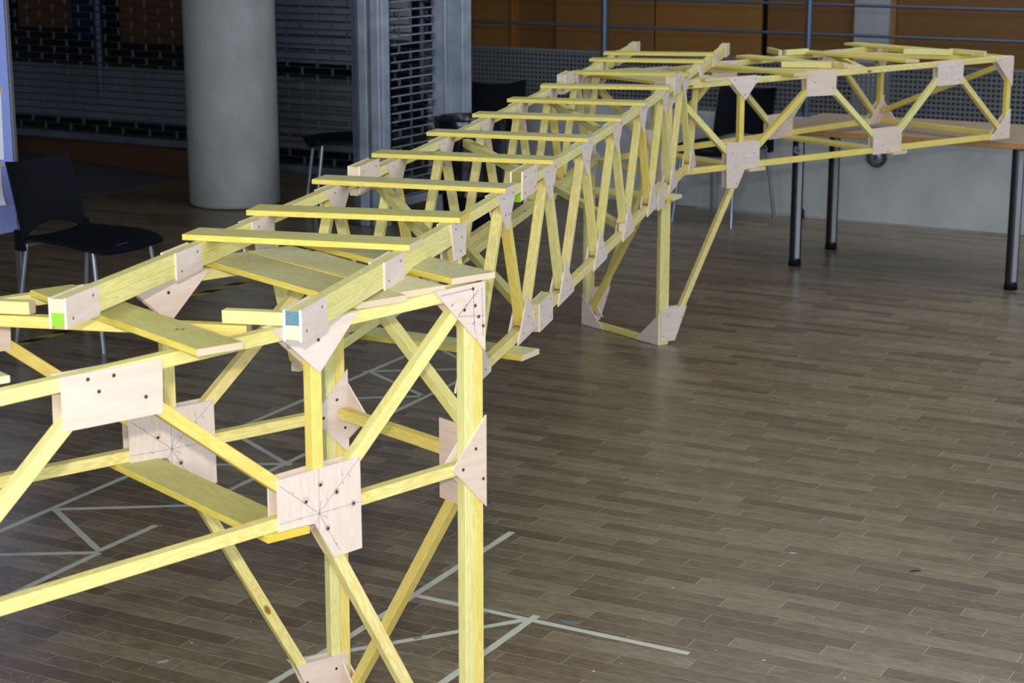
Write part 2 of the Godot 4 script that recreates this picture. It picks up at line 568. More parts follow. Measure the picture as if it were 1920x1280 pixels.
	M.bag = mat(Color(0.08, 0.085, 0.10), 0.22)
	var pw := wood_image(95, Color(0.60, 0.43, 0.22), Color(0.50, 0.345, 0.165), 0.9, 0.03, 0)
	M.panel = []
	for k in 3: M.panel.append(tm(tex(pw) if k == 0 else M.panel[0].albedo_texture, [Color(1, 1, 1), Color(0.88, 0.86, 0.82), Color(1.06, 1.04, 1.0)][k], 0.5))
	for p in M.panel: p.uv1_scale = Vector3(5, 0.5, 1)
	M.panel_edge = mat(Color(0.62, 0.40, 0.17), 0.5)
	var tw := wood_image(98, Color(0.74, 0.67, 0.58), Color(0.60, 0.53, 0.445), 1.0, 0.12, 0)
	M.table_top = tm(tex(tw), Color(1, 1, 1), 0.3)
	M.table_edge = tm(M.table_top.albedo_texture, Color(0.98, 0.80, 0.55), 0.45)
	M.table_top.uv1_scale = Vector3(4, 1, 1)
	M.table_leg = mat(Color(0.12, 0.125, 0.14), 0.4)
	M.alu = mat(Color(0.70, 0.72, 0.76), 0.35, 0.6)
	M.pin_board = mat(Color(0.62, 0.68, 0.93), 0.8)
	M.frame_alu = mat(Color(0.40, 0.41, 0.43), 0.45, 0.4)
	M.dark = mat(Color(0.03, 0.03, 0.035), 0.9)
	M.blue_door = mat(Color(0.02, 0.12, 0.26), 0.6)
	M.base_grey = mat(Color(0.26, 0.25, 0.24), 0.8)
	M.plinth = mat(Color(0.36, 0.27, 0.20), 0.55)
	M.lino = mat(Color(0.36, 0.38, 0.42), 0.5)
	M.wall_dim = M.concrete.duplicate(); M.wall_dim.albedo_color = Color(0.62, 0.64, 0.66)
	M.slat = mat(Color(0.46, 0.49, 0.55), 0.6)
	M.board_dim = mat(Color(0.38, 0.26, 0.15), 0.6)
	M.wall_white = mat(Color(0.62, 0.62, 0.61), 0.9)
	M.ceiling = mat(Color(0.55, 0.56, 0.57), 0.9)
	M.sticky = mat(Color(0.75, 0.72, 0.50), 0.6)
	M.pane = mat(Color(0.8, 0.88, 1.0), 0.9)
	M.pane.emission_enabled = true
	M.pane.emission = Color(0.8, 0.89, 1.0)
	M.pane.emission_energy_multiplier = 0.7

# ---------------------------------------------------------------- room
func room():
	var wb := rbox("wall_back", self, -6.7, 1.5, 0, 0.585, 10.49, 10.72, M.concrete, 0.004)
	structure(wb, "low grey concrete parapet wall along the back of the hall")
	var wr := rbox("wall_right", self, 1.5, 1.7, -0.2, 3.6, -2.6, 14.2, M.wall_white)
	structure(wr)
	var wl := rbox("wall_left", self, -14.2, -14.0, -0.2, 3.6, -2.6, 14.2, M.dark)
	structure(wl)
	var wn := rbox("wall_front", self, -14.2, 1.7, -0.2, 3.6, -2.8, -2.6, M.wall_white)
	structure(wn)
	var wf := rbox("wall_far", self, -14.2, 1.7, -2.0, 3.6, 14.0, 14.2, M.dark)
	structure(wf)
	var ce := rbox("ceiling", self, -14.2, 1.7, 3.6, 3.75, -2.8, 14.2, M.ceiling)
	structure(ce)
	for k in 2:
		var win := Node3D.new()
		win.name = "window_%d" % (k + 1)
		add_child(win)
		structure(win)
		var u0: float; var u1: float; var w0: float; var w1: float
		if k == 0:
			rbox("pane", win, 1.44, 1.46, 1.4, 3.2, 1.0, 8.0, M.pane)
			rbox("window_frame", win, 1.43, 1.5, 1.33, 1.4, 0.93, 8.07, M.galv)
			rbox("window_frame", win, 1.43, 1.5, 3.2, 3.27, 0.93, 8.07, M.galv)
			rbox("window_frame", win, 1.43, 1.5, 1.4, 3.2, 0.93, 1.0, M.galv)
			rbox("window_frame", win, 1.43, 1.5, 1.4, 3.2, 8.0, 8.07, M.galv)
		else:
			rbox("pane", win, -4.0, 1.0, 1.5, 3.3, -2.50, -2.48, M.pane)
			rbox("window_frame", win, -4.07, 1.07, 1.43, 1.5, -2.6, -2.47, M.galv)
			rbox("window_frame", win, -4.07, 1.07, 3.3, 3.37, -2.6, -2.47, M.galv)
			rbox("window_frame", win, -4.07, -4.0, 1.5, 3.3, -2.6, -2.47, M.galv)
			rbox("window_frame", win, 1.0, 1.07, 1.5, 3.3, -2.6, -2.47, M.galv)

func on_screen(p: Vector3) -> bool:
	var q := p - Vector3(0, CAM_H, 0)
	var d := -q.z * cos(PITCH) - q.y * sin(PITCH)
	if d < 0.3: return false
	var yy := q.y * cos(PITCH) - q.z * sin(PITCH)
	return absf(q.x / d * FOCAL) < 960 and absf(yy / d * FOCAL) < 640

func plank_into(st: SurfaceTool, c: Vector3, f1: Vector3, f2: Vector3, ln: float, wd: float, th: float, col: Color, uv: Vector2):
	var a := f1 * ln / 2; var b := f2 * wd / 2; var t := UP * th
	st.set_color(col)
	quad(st, c - a - b, c + a - b, c + a + b, c - a + b, UP, uv, uv + Vector2(0, ln), uv + Vector2(wd / 0.25, ln), uv + Vector2(wd / 0.25, 0))
	for s in [-1.0, 1.0]:
		quad(st, c - a + b * s, c + a + b * s, c + a + b * s - t, c - a + b * s - t, f2 * s, uv, uv, uv, uv)
		quad(st, c + a * s - b, c + a * s + b, c + a * s + b - t, c + a * s - b - t, f1 * s, uv, uv, uv, uv)

func plank_colour(r: RandomNumberGenerator) -> Color:
	var v := r.randf()
	var c := Color(0.225, 0.170, 0.108).lerp(Color(0.325, 0.262, 0.172), v)
	if r.randf() < 0.16: c = Color(0.195, 0.146, 0.092)
	return c

func floor_and_tape():
	var fl := rbox("floor", self, -14.2, 1.7, -0.12, -0.0002, -2.8, 10.72, M.grout)
	structure(fl, "worn brown wooden strip floor with pale joints")
	var ab := deg_to_rad(118.5)
	var f1 := Vector3(sin(ab), 0, -cos(ab)); var f2 := Vector3(f1.z, 0, -f1.x)
	var r := RandomNumberGenerator.new(); r.seed = 4
	var all := []
	for row in range(12, 215):
		var w := row * 0.0612
		var off := fmod(row * 0.383, 1.0) * 0.4 + r.randf_range(-0.05, 0.05)
		for i in range(-34, 8):
			var u := i * 0.4 + off
			var c := f1 * u + f2 * w
			var ww := c.dot(e2); var uu := c.dot(e1)
			if ww > 10.47 or uu > 1.25 or uu < -12.5 or ww < -0.6: continue
			all.append([c, c.distance_to(Vector3(0, CAM_H, 0)), on_screen(c) or on_screen(c + f1 * 0.18) or on_screen(c - f1 * 0.18)])
	all.sort_custom(func(p, q): return p[1] < q[1])
	var kinds := []
	for k in 14:
		var st := begin()
		plank_into(st, Vector3.ZERO, Vector3(1, 0, 0), Vector3(0, 0, 1), 0.3984, 0.0597, 0.0007, plank_colour(r), Vector2(r.randf(), r.randf()))
		kinds.append(finish(st, M.plank))
	var inv := fl.transform.affine_inverse()
	var single := 0
	var rest := begin()
	var bs := Basis(f1, UP, f1.cross(UP))
	for p in all:
		if p[2] and single < 300:
			single += 1
			obj("floor_plank", kinds[r.randi() % 14], fl, inv * Transform3D(bs, p[0]))
		else:
			plank_into(rest, p[0], f1, f2, 0.3984, 0.0597, 0.0007, plank_colour(r), Vector2(r.randf(), r.randf()))
	var ro := obj("floor_planks", finish(rest, M.plank), fl, inv)
	ro.set_meta("kind", "stuff")
	# grey flooring in front of the shutter
	var st := begin()
	var poly := [R(-8.25, 0.0012, 9.0), R(-8.25, 0.0012, 9.9), R(-12.0, 0.0012, 10.9), R(-12.0, 0.0012, 9.0)]
	quad(st, poly[0], poly[1], poly[2], poly[3], UP)
	for k in 4:
		var a: Vector3 = poly[k]; var b: Vector3 = poly[(k + 1) % 4]
		quad(st, a, b, b - UP * 0.0012, a - UP * 0.0012, (b - a).cross(UP).normalized())
	var lo := obj("floor_mat", finish(st, M.lino), self)
	tag(lo, "dark grey floor covering in front of the left roller shutter", "floor covering")
	# masking tape outlines of the truss stuck on the floor
	var t1 := thing("tape_outline", Transform3D(Basis.IDENTITY, Vector3(-1.2, 0, -5.5)), "pale grey masking tape truss outline on the floor at the left, under the near arm", "tape")
	for s in [[-1.62, -5.2, -0.43, -7.61], [-1.426, -5.569, -0.99, -5.609], [-1.43, -5.58, -1.199, -5.179], [-1.205, -5.185, -1.08, -5.416], [-1.55, -5.15, -1.203, -5.172], [-1.2, -5.17, -1.37, -4.83], [-0.6, -6.905, -0.351, -6.934], [-0.6, -7.32, -0.18, -7.362], [-0.58, -7.33, -0.343, -6.945], [-0.33, -7.76, -0.17, -7.43], [-0.47, -6.64, -0.11, -7.37], [-0.95, -6.36, -0.745, -6.03], [-1.0, -6.04, -0.74, -6.053], [-0.94, -5.7, -0.69, -6.2]]:
		tape_strip(t1, Vector2(s[0], s[1]), Vector2(s[2], s[3]), 0.021, M.tape)
	var t2 := thing("tape_outline", Transform3D(Basis.IDENTITY, Vector3(-0.1, 0, -4.6)), "pale grey masking tape lines on the floor right of the near leg, with marker lettering", "tape")
	for s in [[0.0, -5.352, -0.45, -4.471], [-0.44, -4.49, -0.62, -4.17], [-0.275, -4.832, 0.446, -4.420], [0.035, -4.648, -0.56, -4.372], [0.066, -4.678, -0.2, -4.18]]:
		tape_strip(t2, Vector2(s[0], s[1]), Vector2(s[2], s[3]), 0.021, M.tape_pale)
	var tx := TextMesh.new()
	tx.text = "N3"; tx.font_size = 16; tx.pixel_size = 0.0011; tx.depth = 0.0003
	var fnt := SystemFont.new(); fnt.font_names = PackedStringArray(["Droid Sans"])
	tx.font = fnt
	tx.material = M.black
	var dir := (Vector3(0.035, 0, -4.648) - Vector3(-0.56, 0, -4.372)).normalized()
	obj("lettering", tx, t2, Transform3D(Basis(dir, dir.cross(Vector3.DOWN), UP), Vector3(-0.241, 0.0016, -4.521) - t2.position))
	# hazard tape
	var hz := thing("hazard_tape", Transform3D(room_basis(), R(-5.72, 0, 5.2)), "yellow and black striped hazard tape on the floor behind the left chair", "tape")
	for k in 24:
		var w0 := 0.0 + k * 0.1
		var h := begin()
		var A := [Vector3(-0.024, 0.0013, -w0), Vector3(0.024, 0.0013, -w0 - 0.05), Vector3(0.024, 0.0013, -w0 - 0.15), Vector3(-0.024, 0.0013, -w0 - 0.1)]
		quad(h, A[0], A[1], A[2], A[3], UP)
		for j in 4:
			var a: Vector3 = A[j]; var b: Vector3 = A[(j + 1) % 4]
			quad(h, a, b, b - UP * 0.0012, a - UP * 0.0012, (b - a).cross(UP).normalized())
		obj("stripe", finish(h, M.hazard_yellow if k % 2 == 0 else M.hazard_black), hz)

func scrap(pts: Array, at: Vector3, m: Material, label: String):
	var st := begin()
	var c := Vector3(0, 0.0016, 0)
	for k in pts.size():
		var a: Vector2 = pts[k]; var b: Vector2 = pts[(k + 1) % pts.size()]
		quad_tri(st, c + UP * 0.0012, Vector3(a.x, 0.0009, a.y), Vector3(b.x, 0.0009, b.y), UP)
		quad(st, Vector3(a.x, 0.0009, a.y), Vector3(b.x, 0.0009, b.y), Vector3(b.x, 0.0003, b.y), Vector3(a.x, 0.0003, a.y), Vector3(a.x + b.x, 0, a.y + b.y).normalized())
	var o := obj("scrap", finish(st, m), self, Transform3D(Basis.IDENTITY, at))
	tag(o, label, "scrap")

func debris():
	var r := RandomNumberGenerator.new(); r.seed = 77
	var st := begin()
	for k in 700:
		var z := -3.9 - 5.5 * pow(r.randf(), 1.3)
		var x := r.randf_range(-0.3, 0.3) * -z
		var s := r.randf_range(0.0012, 0.003) * (2.2 if r.randf() < 0.05 else 1.0)
		var a := r.randf() * TAU
		var c := Vector3(x, 0.0004, z)
		var d := Vector3(cos(a), 0, sin(a)) * s; var e := Vector3(-sin(a), 0, cos(a)) * s * r.randf_range(0.4, 1.0)
		quad_tri(st, c + UP * 0.0012, c + d, c + e, (UP + d * 50).normalized())
		quad_tri(st, c + UP * 0.0012, c + e, c - d, (UP + e * 50).normalized())
		quad_tri(st, c + UP * 0.0012, c - d, c - e, (UP - d * 50).normalized())
		quad_tri(st, c + UP * 0.0012, c - e, c + d, (UP - e * 50).normalized())
	var fl := get_node("floor") as Node3D
	var o := obj("sawdust", finish(st, mat(Color(0.78, 0.74, 0.66), 0.9)), fl, fl.transform.affine_inverse())
	o.set_meta("kind", "stuff")
	var blue := mat(Color(0.42, 0.43, 0.50), 0.7)
	var grey := mat(Color(0.60, 0.62, 0.66), 0.7)
	scrap([Vector2(-0.033, -0.012), Vector2(-0.005, -0.006), Vector2(0.03, 0.004), Vector2(0.022, 0.018), Vector2(0.0, 0.02), Vector2(-0.02, 0.006)], Vector3(0.154, 0, -4.636), blue, "bluish torn scrap on the floor just above the long tape strip")
	scrap([Vector2(-0.014, 0.004), Vector2(0.012, -0.012), Vector2(0.015, -0.004), Vector2(-0.010, 0.013)], Vector3(-0.871, 0, -4.37), grey, "grey torn scrap on the floor at the lower left")
	scrap([Vector2(-0.012, -0.004), Vector2(0.006, -0.008), Vector2(0.013, 0.003), Vector2(-0.002, 0.007)], Vector3(0.813, 0, -5.166), grey, "small pale scrap alone on the open floor at the right")
	scrap([Vector2(-0.020, 0.006), Vector2(-0.006, -0.006), Vector2(0.016, -0.006), Vector2(0.018, 0.003), Vector2(0.0, 0.006)], Vector3(1.14, 0, -5.019), mat(Color(0.10, 0.11, 0.10), 0.8), "black smudged crumb on the open floor at the far right")

var tape_h := 0.0004
func tape_strip(par: Node3D, a: Vector2, b: Vector2, wd: float, m: Material):
	tape_h += 0.00003
	var A := Vector3(a.x, tape_h, a.y) - par.position; var D := Vector3(b.x, tape_h, b.y) - par.position
	var st := begin()
	var s := UP.cross((D - A).normalized()) * wd / 2
	var n := 14
	for i in n:
		var p := A.lerp(D, float(i) / n); var q := A.lerp(D, float(i + 1) / n)
		var s0 := s * (1.0 + 0.08 * sin(i * 2.3 + a.x * 9)); var s1 := s * (1.0 + 0.08 * sin((i + 1) * 2.3 + a.x * 9))
		quad(st, p - s0, q - s1, q + s1, p + s0, UP)
		for sg in [-1.0, 1.0]: quad(st, p + s0 * sg, q + s1 * sg, q + s1 * sg - UP * 0.0004, p + s0 * sg - UP * 0.0004, s.normalized() * sg)
	obj("tape_strip", finish(st, m), par)

# ---------------------------------------------------------------- background
func background():
	# concrete column
	var prof := [Vector2(0.0, 0.0), Vector2(0.268, 0.0), Vector2(0.278, 0.012), Vector2(0.28, 0.03), Vector2(0.28, 0.5), Vector2(0.28, 1.2), Vector2(0.28, 3.59)]
	var col := obj("concrete_column", lathe(prof, 64, M.concrete_column), self, Transform3D(Basis.IDENTITY, Vector3(-1.728, 0.0005, -11.60)))
	structure(col, "round pale grey concrete column left of the roller shutters")
	# railing on the parapet
	var rl := thing("railing", Transform3D(room_basis(), R(-4.0, 0.585, 10.58)), "grey steel railing with wire grid infill on the concrete parapet", "railing")
	for u in [-6.80, -5.44, -4.085, -2.73, -1.37, 0.0]:
		tube(rl, "post", [Vector3(u + 4.0, 0.0, -0.0), Vector3(u + 4.0, 0.9, 0.0)], 0.0215, M.rail, 16)
	for y in [1.073, 1.246, 1.42]:
		tube(rl, "rail", [Vector3(-2.8, y - 0.585, 0.0), Vector3(4.2, y - 0.585, 0.0)], 0.0095, M.rail, 10)
	var st := begin()
	for k in 3: add_box(st, Vector3(0.7, [0.015, 0.325, 0.0][k], 0.0), Vector3(7.0, [0.014, 0.016, 0.006][k], 0.022))
	obj("grid_frame", finish(st, M.mesh_steel), rl)
	st = begin()
	for k in 11: add_box(st, Vector3(0.7, 0.022 + 0.0285 * k, 0.0), Vector3(7.0, 0.010, 0.012))
	for k in 250: add_box(st, Vector3(-2.8 + 0.0285 * k, 0.17, -0.002), Vector3(0.009, 0.31, 0.009))
	var gr := obj("wire_grid", finish(st, M.mesh_steel), rl)
	gr.set_meta("kind", "stuff")
	# wood panelled wall across the void
	var ww := Node3D.new()
	ww.name = "wall_panelled"
	add_child(ww)
	structure(ww, "wall of brown wooden panels across the void behind the railing")
	var us := [[-8.9, -7.79, 0], [-7.77, -7.40, 1], [-7.385, -6.51, 0], [-6.495, -5.60, 2], [-5.55, -4.84, 1], [-4.53, -2.6, 1], [-2.58, -0.9, 0], [-0.88, 1.4, 1]]
	for p in us:
		var rec: float = 0.06 if p[0] == -7.77 else 0.0
		rbox("panel", ww, p[0], p[1], 0.64, 3.4, 13.5 + rec, 13.54 + rec, M.panel[p[2]], 0.004)
	rbox("panel_edge", ww, -7.79, -7.765, 0.64, 3.4, 13.47, 13.6, M.panel_edge)
	rbox("panel_edge", ww, -4.56, -4.53, 0.64, 3.4, 13.47, 13.6, M.panel_edge)
	rbox("pillar", ww, -4.83, -4.56, -1.2, 3.4, 13.40, 13.62, M.concrete, 0.01)
	rbox("backing", ww, -9.0, 1.4, -1.2, 3.4, 13.63, 13.66, M.dark)
	rbox("base_panel", ww, -9.0, 1.4, -1.2, 0.62, 13.52, 13.56, M.base_grey)
	var lf := rbox("floor_lower", self, -9.5, 1.5, -1.4, -1.2, 10.8, 14.0, M.lino)
	structure(lf)
	# roller grilles
	grille("rolling_grille", -10.05, -8.0, 0.20, 9.9, "dark roller grille of open brick pattern left of the concrete column")
	grille("rolling_grille", -7.55, -6.2, 0.10, 9.9, "dark roller grille right of the concrete column, behind the chair")
	var gp := rbox("grille_post", self, -10.22, -10.07, 0.0, 3.59, 9.82, 9.97, M.galv_dark, 0.004)
	tag(gp, "dark steel guide post at the left end of the left roller grille", "post")
	var gq := thing("grille_post", Transform3D(room_basis(), R(-7.52, 0, 9.8)), "dark grooved steel guide post beside the concrete column", "post")
	for k in 3: obj("channel", box_mesh(Vector3(0.05, 3.58, 0.1 if k != 1 else 0.06), M.galv_dark, 0.004), gq, Transform3D(Basis.IDENTITY, Vector3(-0.06 + k * 0.055, 1.795, 0)))
	# corner post and the return grille
	var cp := thing("corner_post", Transform3D(room_basis(), R(-6.08, 0, 8.95)), "broad galvanised steel corner post of the roller shutters, left of the narrow grille", "post")
	for s in [[-0.105, 0.03, 0.0, 0.10], [-0.072, 0.022, 0.03, 0.08], [-0.028, 0.055, 0.03, 0.09], [0.012, 0.022, -0.005, 0.06], [0.055, 0.055, 0.028, 0.09], [0.092, 0.018, 0.02, 0.07]]:
		obj("channel", box_mesh(Vector3(s[1], 3.59, s[3]), M.galv if s[0] > -0.06 else M.galv_dark, 0.003), cp, Transform3D(Basis.IDENTITY, Vector3(s[0], 1.797, s[2])))
	tube(cp, "lip", [Vector3(0.024, 0.0, 0.034), Vector3(0.024, 3.59, 0.034)], 0.004, M.steel, 8)
	var rg := thing("return_grille", Transform3D(Basis(-e2, UP, -e1), R(-5.985, 0, 8.99)), "narrow galvanised roller grille between the corner post and the end post", "grille")
	grille_parts(rg, -0.47, 0.0, 0.10, 3.5, M.galv)
	var ep := thing("end_post", Transform3D(room_basis(), R(-5.94, 0, 9.53)), "galvanised steel end post right of the narrow grille", "post")
	obj("channel", box_mesh(Vector3(0.09, 3.59, 0.12), M.galv, 0.004), ep, Transform3D(Basis.IDENTITY, Vector3(-0.03, 1.797, 0)))
	obj("channel", box_mesh(Vector3(0.105, 3.59, 0.10), M.galv, 0.004), ep, Transform3D(Basis.IDENTITY, Vector3(0.068, 1.797, -0.02)))
	tube(ep, "lip", [Vector3(0.016, 0.0, 0.062), Vector3(0.016, 3.59, 0.062)], 0.005, M.steel, 8)
	# plinth below the left grille
	var d := (R(-10.25, 0, 10.353) - R(-8.05, 0, 9.79)).normalized()
	var pl := obj("plinth", box_mesh(Vector3(2.4, 0.187, 0.05), M.plinth, 0.004), self, Transform3D(Basis(-d, UP, (-d).cross(UP)), R(-8.0, 0.0945, 9.80) + d * 1.2))
	tag(pl, "dark brown wooden plinth board below the left roller grille", "plinth")
	# things in the dark room behind the grille
	var iw := Node3D.new(); iw.name = "wall_interior"; add_child(iw)
	structure(iw, "dim back wall of the closed room behind the left roller grille")
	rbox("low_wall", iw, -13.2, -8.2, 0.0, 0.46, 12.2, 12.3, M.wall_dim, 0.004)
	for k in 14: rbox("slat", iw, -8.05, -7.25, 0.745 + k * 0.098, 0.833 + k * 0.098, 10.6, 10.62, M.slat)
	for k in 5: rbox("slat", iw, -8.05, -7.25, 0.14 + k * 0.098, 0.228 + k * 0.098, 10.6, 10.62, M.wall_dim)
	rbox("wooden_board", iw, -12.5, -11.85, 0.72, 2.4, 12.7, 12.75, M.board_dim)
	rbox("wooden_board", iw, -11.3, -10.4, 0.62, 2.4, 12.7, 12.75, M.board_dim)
	rbox("blue_board", iw, -11.84, -11.5, 0.60, 2.4, 12.68, 12.75, M.blue_door)
	rbox("backing", iw, -13.4, -8.2, 0.0, 3.4, 12.85, 12.9, M.dark)
	rbox("shelf", iw, -9.7, -8.2, 0.74, 1.25, 12.3, 12.6, M.galv_dark)
	rbox("light_panel", iw, -8.0, -7.56, 0.84, 2.2, 11.6, 11.63, M.concrete)
	tube(iw, "pipe", [R(-11.1, 0.2, 12.2), R(-11.1, 3.4, 12.2)], 0.03, M.galv_dark, 10)
	# fittings on the parapet
	var ring := thing("wall_fitting", Transform3D(room_basis(), R(-3.602, 0.388, 10.485)), "dark round ring fitting on the concrete parapet above the table edge", "fitting")
	var rp := []
	for k in 25: rp.append(Vector3(cos(TAU * k / 24), sin(TAU * k / 24), 0) * 0.05)
	tube(ring, "ring", rp, 0.0125, mat(Color(0.23, 0.235, 0.26), 0.5), 10)
	obj("hub", lathe([Vector2(0, 0.02), Vector2(0.02, 0.018), Vector2(0.03, 0.0)], 20, M.galv), ring, Transform3D(Basis(Vector3(1, 0, 0), Vector3(0, 0, 1), Vector3(0, -1, 0)), Vector3(0, 0, -0.004)))
	var ds := obj("door_stop", lathe([Vector2(0.0, 0.055), Vector2(0.012, 0.053), Vector2(0.02, 0.04), Vector2(0.02, 0.008), Vector2(0.024, 0.0)], 20, M.plastic), self, Transform3D(Basis.IDENTITY, R(-4.04, 0.0, 10.44)))
	tag(ds, "small black rubber stop on the floor against the concrete parapet", "door stop")

func grille(nm: String, u0: float, u1: float, y0: float, w: float, label: String):
	var g := thing(nm, Transform3D(room_basis(), R(0, 0, w)), label, "grille")
	grille_parts(g, u0, u1, y0, 3.5, M.galv_dark)

func grille_parts(g: Node3D, u0: float, u1: float, y0: float, y1: float, m: Material):
	obj("bottom_bar", box_mesh(Vector3(u1 - u0, 0.05, 0.03), m, 0.004), g, Transform3D(Basis.IDENTITY, Vector3((u0 + u1) / 2, y0 + 0.025, 0)))
	var st := begin()
	var ties := begin()
	var n := int((y1 - y0) / 0.0487)
	for k in n:
		var y := y0 + 0.06 + k * 0.0487
		tube_into(st, [Vector3(u0, y, 0), Vector3(u1, y, 0)], 0.0042, 6)
		var t := u0 + (0.03 if k % 2 == 0 else 0.15)
		while t < u1:
			add_box(ties, Vector3(t, y + 0.0243, 0), Vector3(0.012, 0.05, 0.010))
			t += 0.239
	var o := obj("bars", finish(st, M.galv if m == M.galv else M.bar_dark), g)
	o.set_meta("kind", "stuff")
	o = obj("links", finish(ties, M.galv_dark), g)
	o.set_meta("kind", "stuff")

# ---------------------------------------------------------------- furniture
func furniture():
	# table under the far arm
	var tb := thing("table", Transform3D(room_basis(), R(-2.92, 0, 9.26)), "wooden topped table with round black legs carrying the end of the far bridge arm", "table")
	obj("table_top", box_mesh(Vector3(1.40, 0.004, 0.76), M.table_top, 0.001), tb, Transform3D(Basis.IDENTITY, Vector3(0, 0.7215, 0)))
	obj("table_edge", box_mesh(Vector3(1.402, 0.027, 0.762), M.table_edge, 0.003), tb, Transform3D(Basis.IDENTITY, Vector3(0, 0.7055, 0)))
	for sx in [[-0.595, 0.24], [-0.6, -0.30], [0.545, 0.295], [0.545, -0.30]]:
		var lg := obj("leg", lathe([Vector2(0, 0.691), Vector2(0.03, 0.691), Vector2(0.03, 0.03), Vector2(0, 0.03)], 24, M.table_leg), tb, Transform3D(Basis.IDENTITY, Vector3(sx[0], 0, sx[1])))
		obj("foot", lathe([Vector2(0, 0.03), Vector2(0.031, 0.03), Vector2(0.033, 0.0), Vector2(0, 0.0)], 24, M.plastic), lg)
		for s in [0.25, PI + 0.25]:
			obj("inlay", box_mesh(Vector3(0.024, 0.64, 0.006), M.alu, 0.002), lg, Transform3D(Basis(UP, s + 0.5), Vector3(sin(s + 0.5), 0, cos(s + 0.5)) * 0.0285 + UP * 0.36))
	var stk := obj("sticker", box_mesh(Vector3(0.045, 0.036, 0.001), mat(Color(0.62, 0.65, 0.74), 0.6), 0.0003), tb, Transform3D(Basis(UP, -0.35) * Basis(Vector3(0, 0, 1), -0.22), Vector3(-0.588, 0.60, 0.275)))
	obj("smudge", box_mesh(Vector3(0.024, 0.009, 0.0006), mat(Color(0.33, 0.35, 0.44), 0.7), 0.0002), stk, Transform3D(Basis.IDENTITY, Vector3(0.002, 0.001, 0.0008)))
	# chairs
	var c := chair()
	place(c, Vector3(-1.80, 0, -7.905), -e1 * 0 + e1, "black plastic chair with metal legs in front of the blue pin board at far left", "chairs")
	var c2 := c.duplicate()
	add_child(c2, true)
	place(c2, Vector3(1.235, 0, -10.97), Vector3(-0.6, 0, 0.8), "black plastic chair behind the far bridge arm, beside the table", "chairs")
	var c3 := c.duplicate()
	add_child(c3, true)
	place(c3, Vector3(-0.165, 0, -11.80), Vector3(-0.25, 0, -1.0), "black plastic chair seen from behind between the end post and the parapet", "chairs")
	var c4 := c.duplicate()
	add_child(c4, true)
	place(c4, Vector3(-1.00, 0, -11.30), Vector3(-1.0, 0, 0.25), "black plastic chair in front of the shutter, half hidden by the corner post", "chairs")
	# rubbish bin
	var bn := thing("rubbish_bin", Transform3D(Basis.IDENTITY, Vector3(-0.238, 0, -10.62)), "round rubbish bin lined with a black plastic bag beside the end post", "bin")
	obj("bin_body", lathe([Vector2(0, 0.0), Vector2(0.145, 0.0), Vector2(0.15, 0.01), Vector2(0.182, 0.60), Vector2(0.176, 0.60), Vector2(0.146, 0.02), Vector2(0, 0.02)], 40, M.plastic), bn)
	obj("bin_bag", lathe([Vector2(0.166, 0.50), Vector2(0.172, 0.6), Vector2(0.182, 0.645), Vector2(0.190, 0.652), Vector2(0.196, 0.64), Vector2(0.199, 0.6), Vector2(0.197, 0.52), Vector2(0.194, 0.45), Vector2(0.190, 0.38), Vector2(0.187, 0.30), Vector2(0.189, 0.22)], 64, M.bag, 0.012), bn)
	# pin board with papers
	var u := -5.95
	var pb := thing("pin_board", Transform3D(Basis(e2, UP, e1), R(u, 0, 5.3)), "blue ribbed pin board with a metal frame standing at the left edge", "pin board")
	var st := begin()
	var nr := 150
	for k in nr:
		var y := 0.43 + k * 0.0098
		var A := [Vector3(-0.7, y, 0.0), Vector3(0.66, y, 0.0), Vector3(0.66, y + 0.0072, 0.0035), Vector3(-0.7, y + 0.0072, 0.0035), Vector3(0.66, y + 0.0098, 0.0), Vector3(-0.7, y + 0.0098, 0.0)]
		quad(st, A[0], A[1], A[2], A[3], Vector3(0, -0.44, 0.9).normalized())
		quad(st, A[3], A[2], A[4], A[5], Vector3(0, 0.8, 0.6).normalized())
	add_box(st, Vector3(-0.02, 1.165, -0.0105), Vector3(1.36, 1.47, 0.02))
	obj("board_face", finish(st, M.pin_board), pb)
	obj("frame", box_mesh(Vector3(0.022, 1.93, 0.034), M.frame_alu, 0.003), pb, Transform3D(Basis.IDENTITY, Vector3(0.672, 0.967, -0.006)))
	obj("frame", box_mesh(Vector3(0.022, 1.93, 0.034), M.frame_alu, 0.003), pb, Transform3D(Basis.IDENTITY, Vector3(-0.712, 0.967, -0.006)))
	obj("frame", box_mesh(Vector3(1.38, 0.022, 0.034), M.frame_alu, 0.003), pb, Transform3D(Basis.IDENTITY, Vector3(-0.02, 1.912, -0.006)))
	for x in [0.672, -0.712]: obj("foot", box_mesh(Vector3(0.03, 0.02, 0.42), M.frame_alu, 0.004), pb, Transform3D(Basis.IDENTITY, Vector3(x, 0.0105, -0.1)))
	for k in 2:
		var pi_ := Image.create(256, 360, true, Image.FORMAT_RGB8)
		pi_.fill(Color(0.93, 0.94, 0.99))
		var rr := RandomNumberGenerator.new(); rr.seed = 30 + k
		for j in 26:
			var a := Vector2(rr.randf_range(20, 236), rr.randf_range(30, 330))
			draw_on(pi_, a, a + Vector2(rr.randf_range(-60, 60), rr.randf_range(-60, 60)), Color(0.6, 0.4, 0.55) if j % 5 == 0 else Color(0.66, 0.68, 0.8), 2.0, 0.5)
		var y0: float = [0.757, 0.562][k]; var y1: float = [1.055, 0.735][k]; var x1: float = [0.607, 0.578][k]
		var pp := thing("paper_sheet", Transform3D(Basis(e2, UP, e1), R(u, 0, 5.3) + e1 * 0.0045), ["white paper sheet with faint sketches taped on the pin board, the upper one", "white paper sheet taped lower on the pin board, bottom corner curling"][k], "paper", "papers on the pin board")
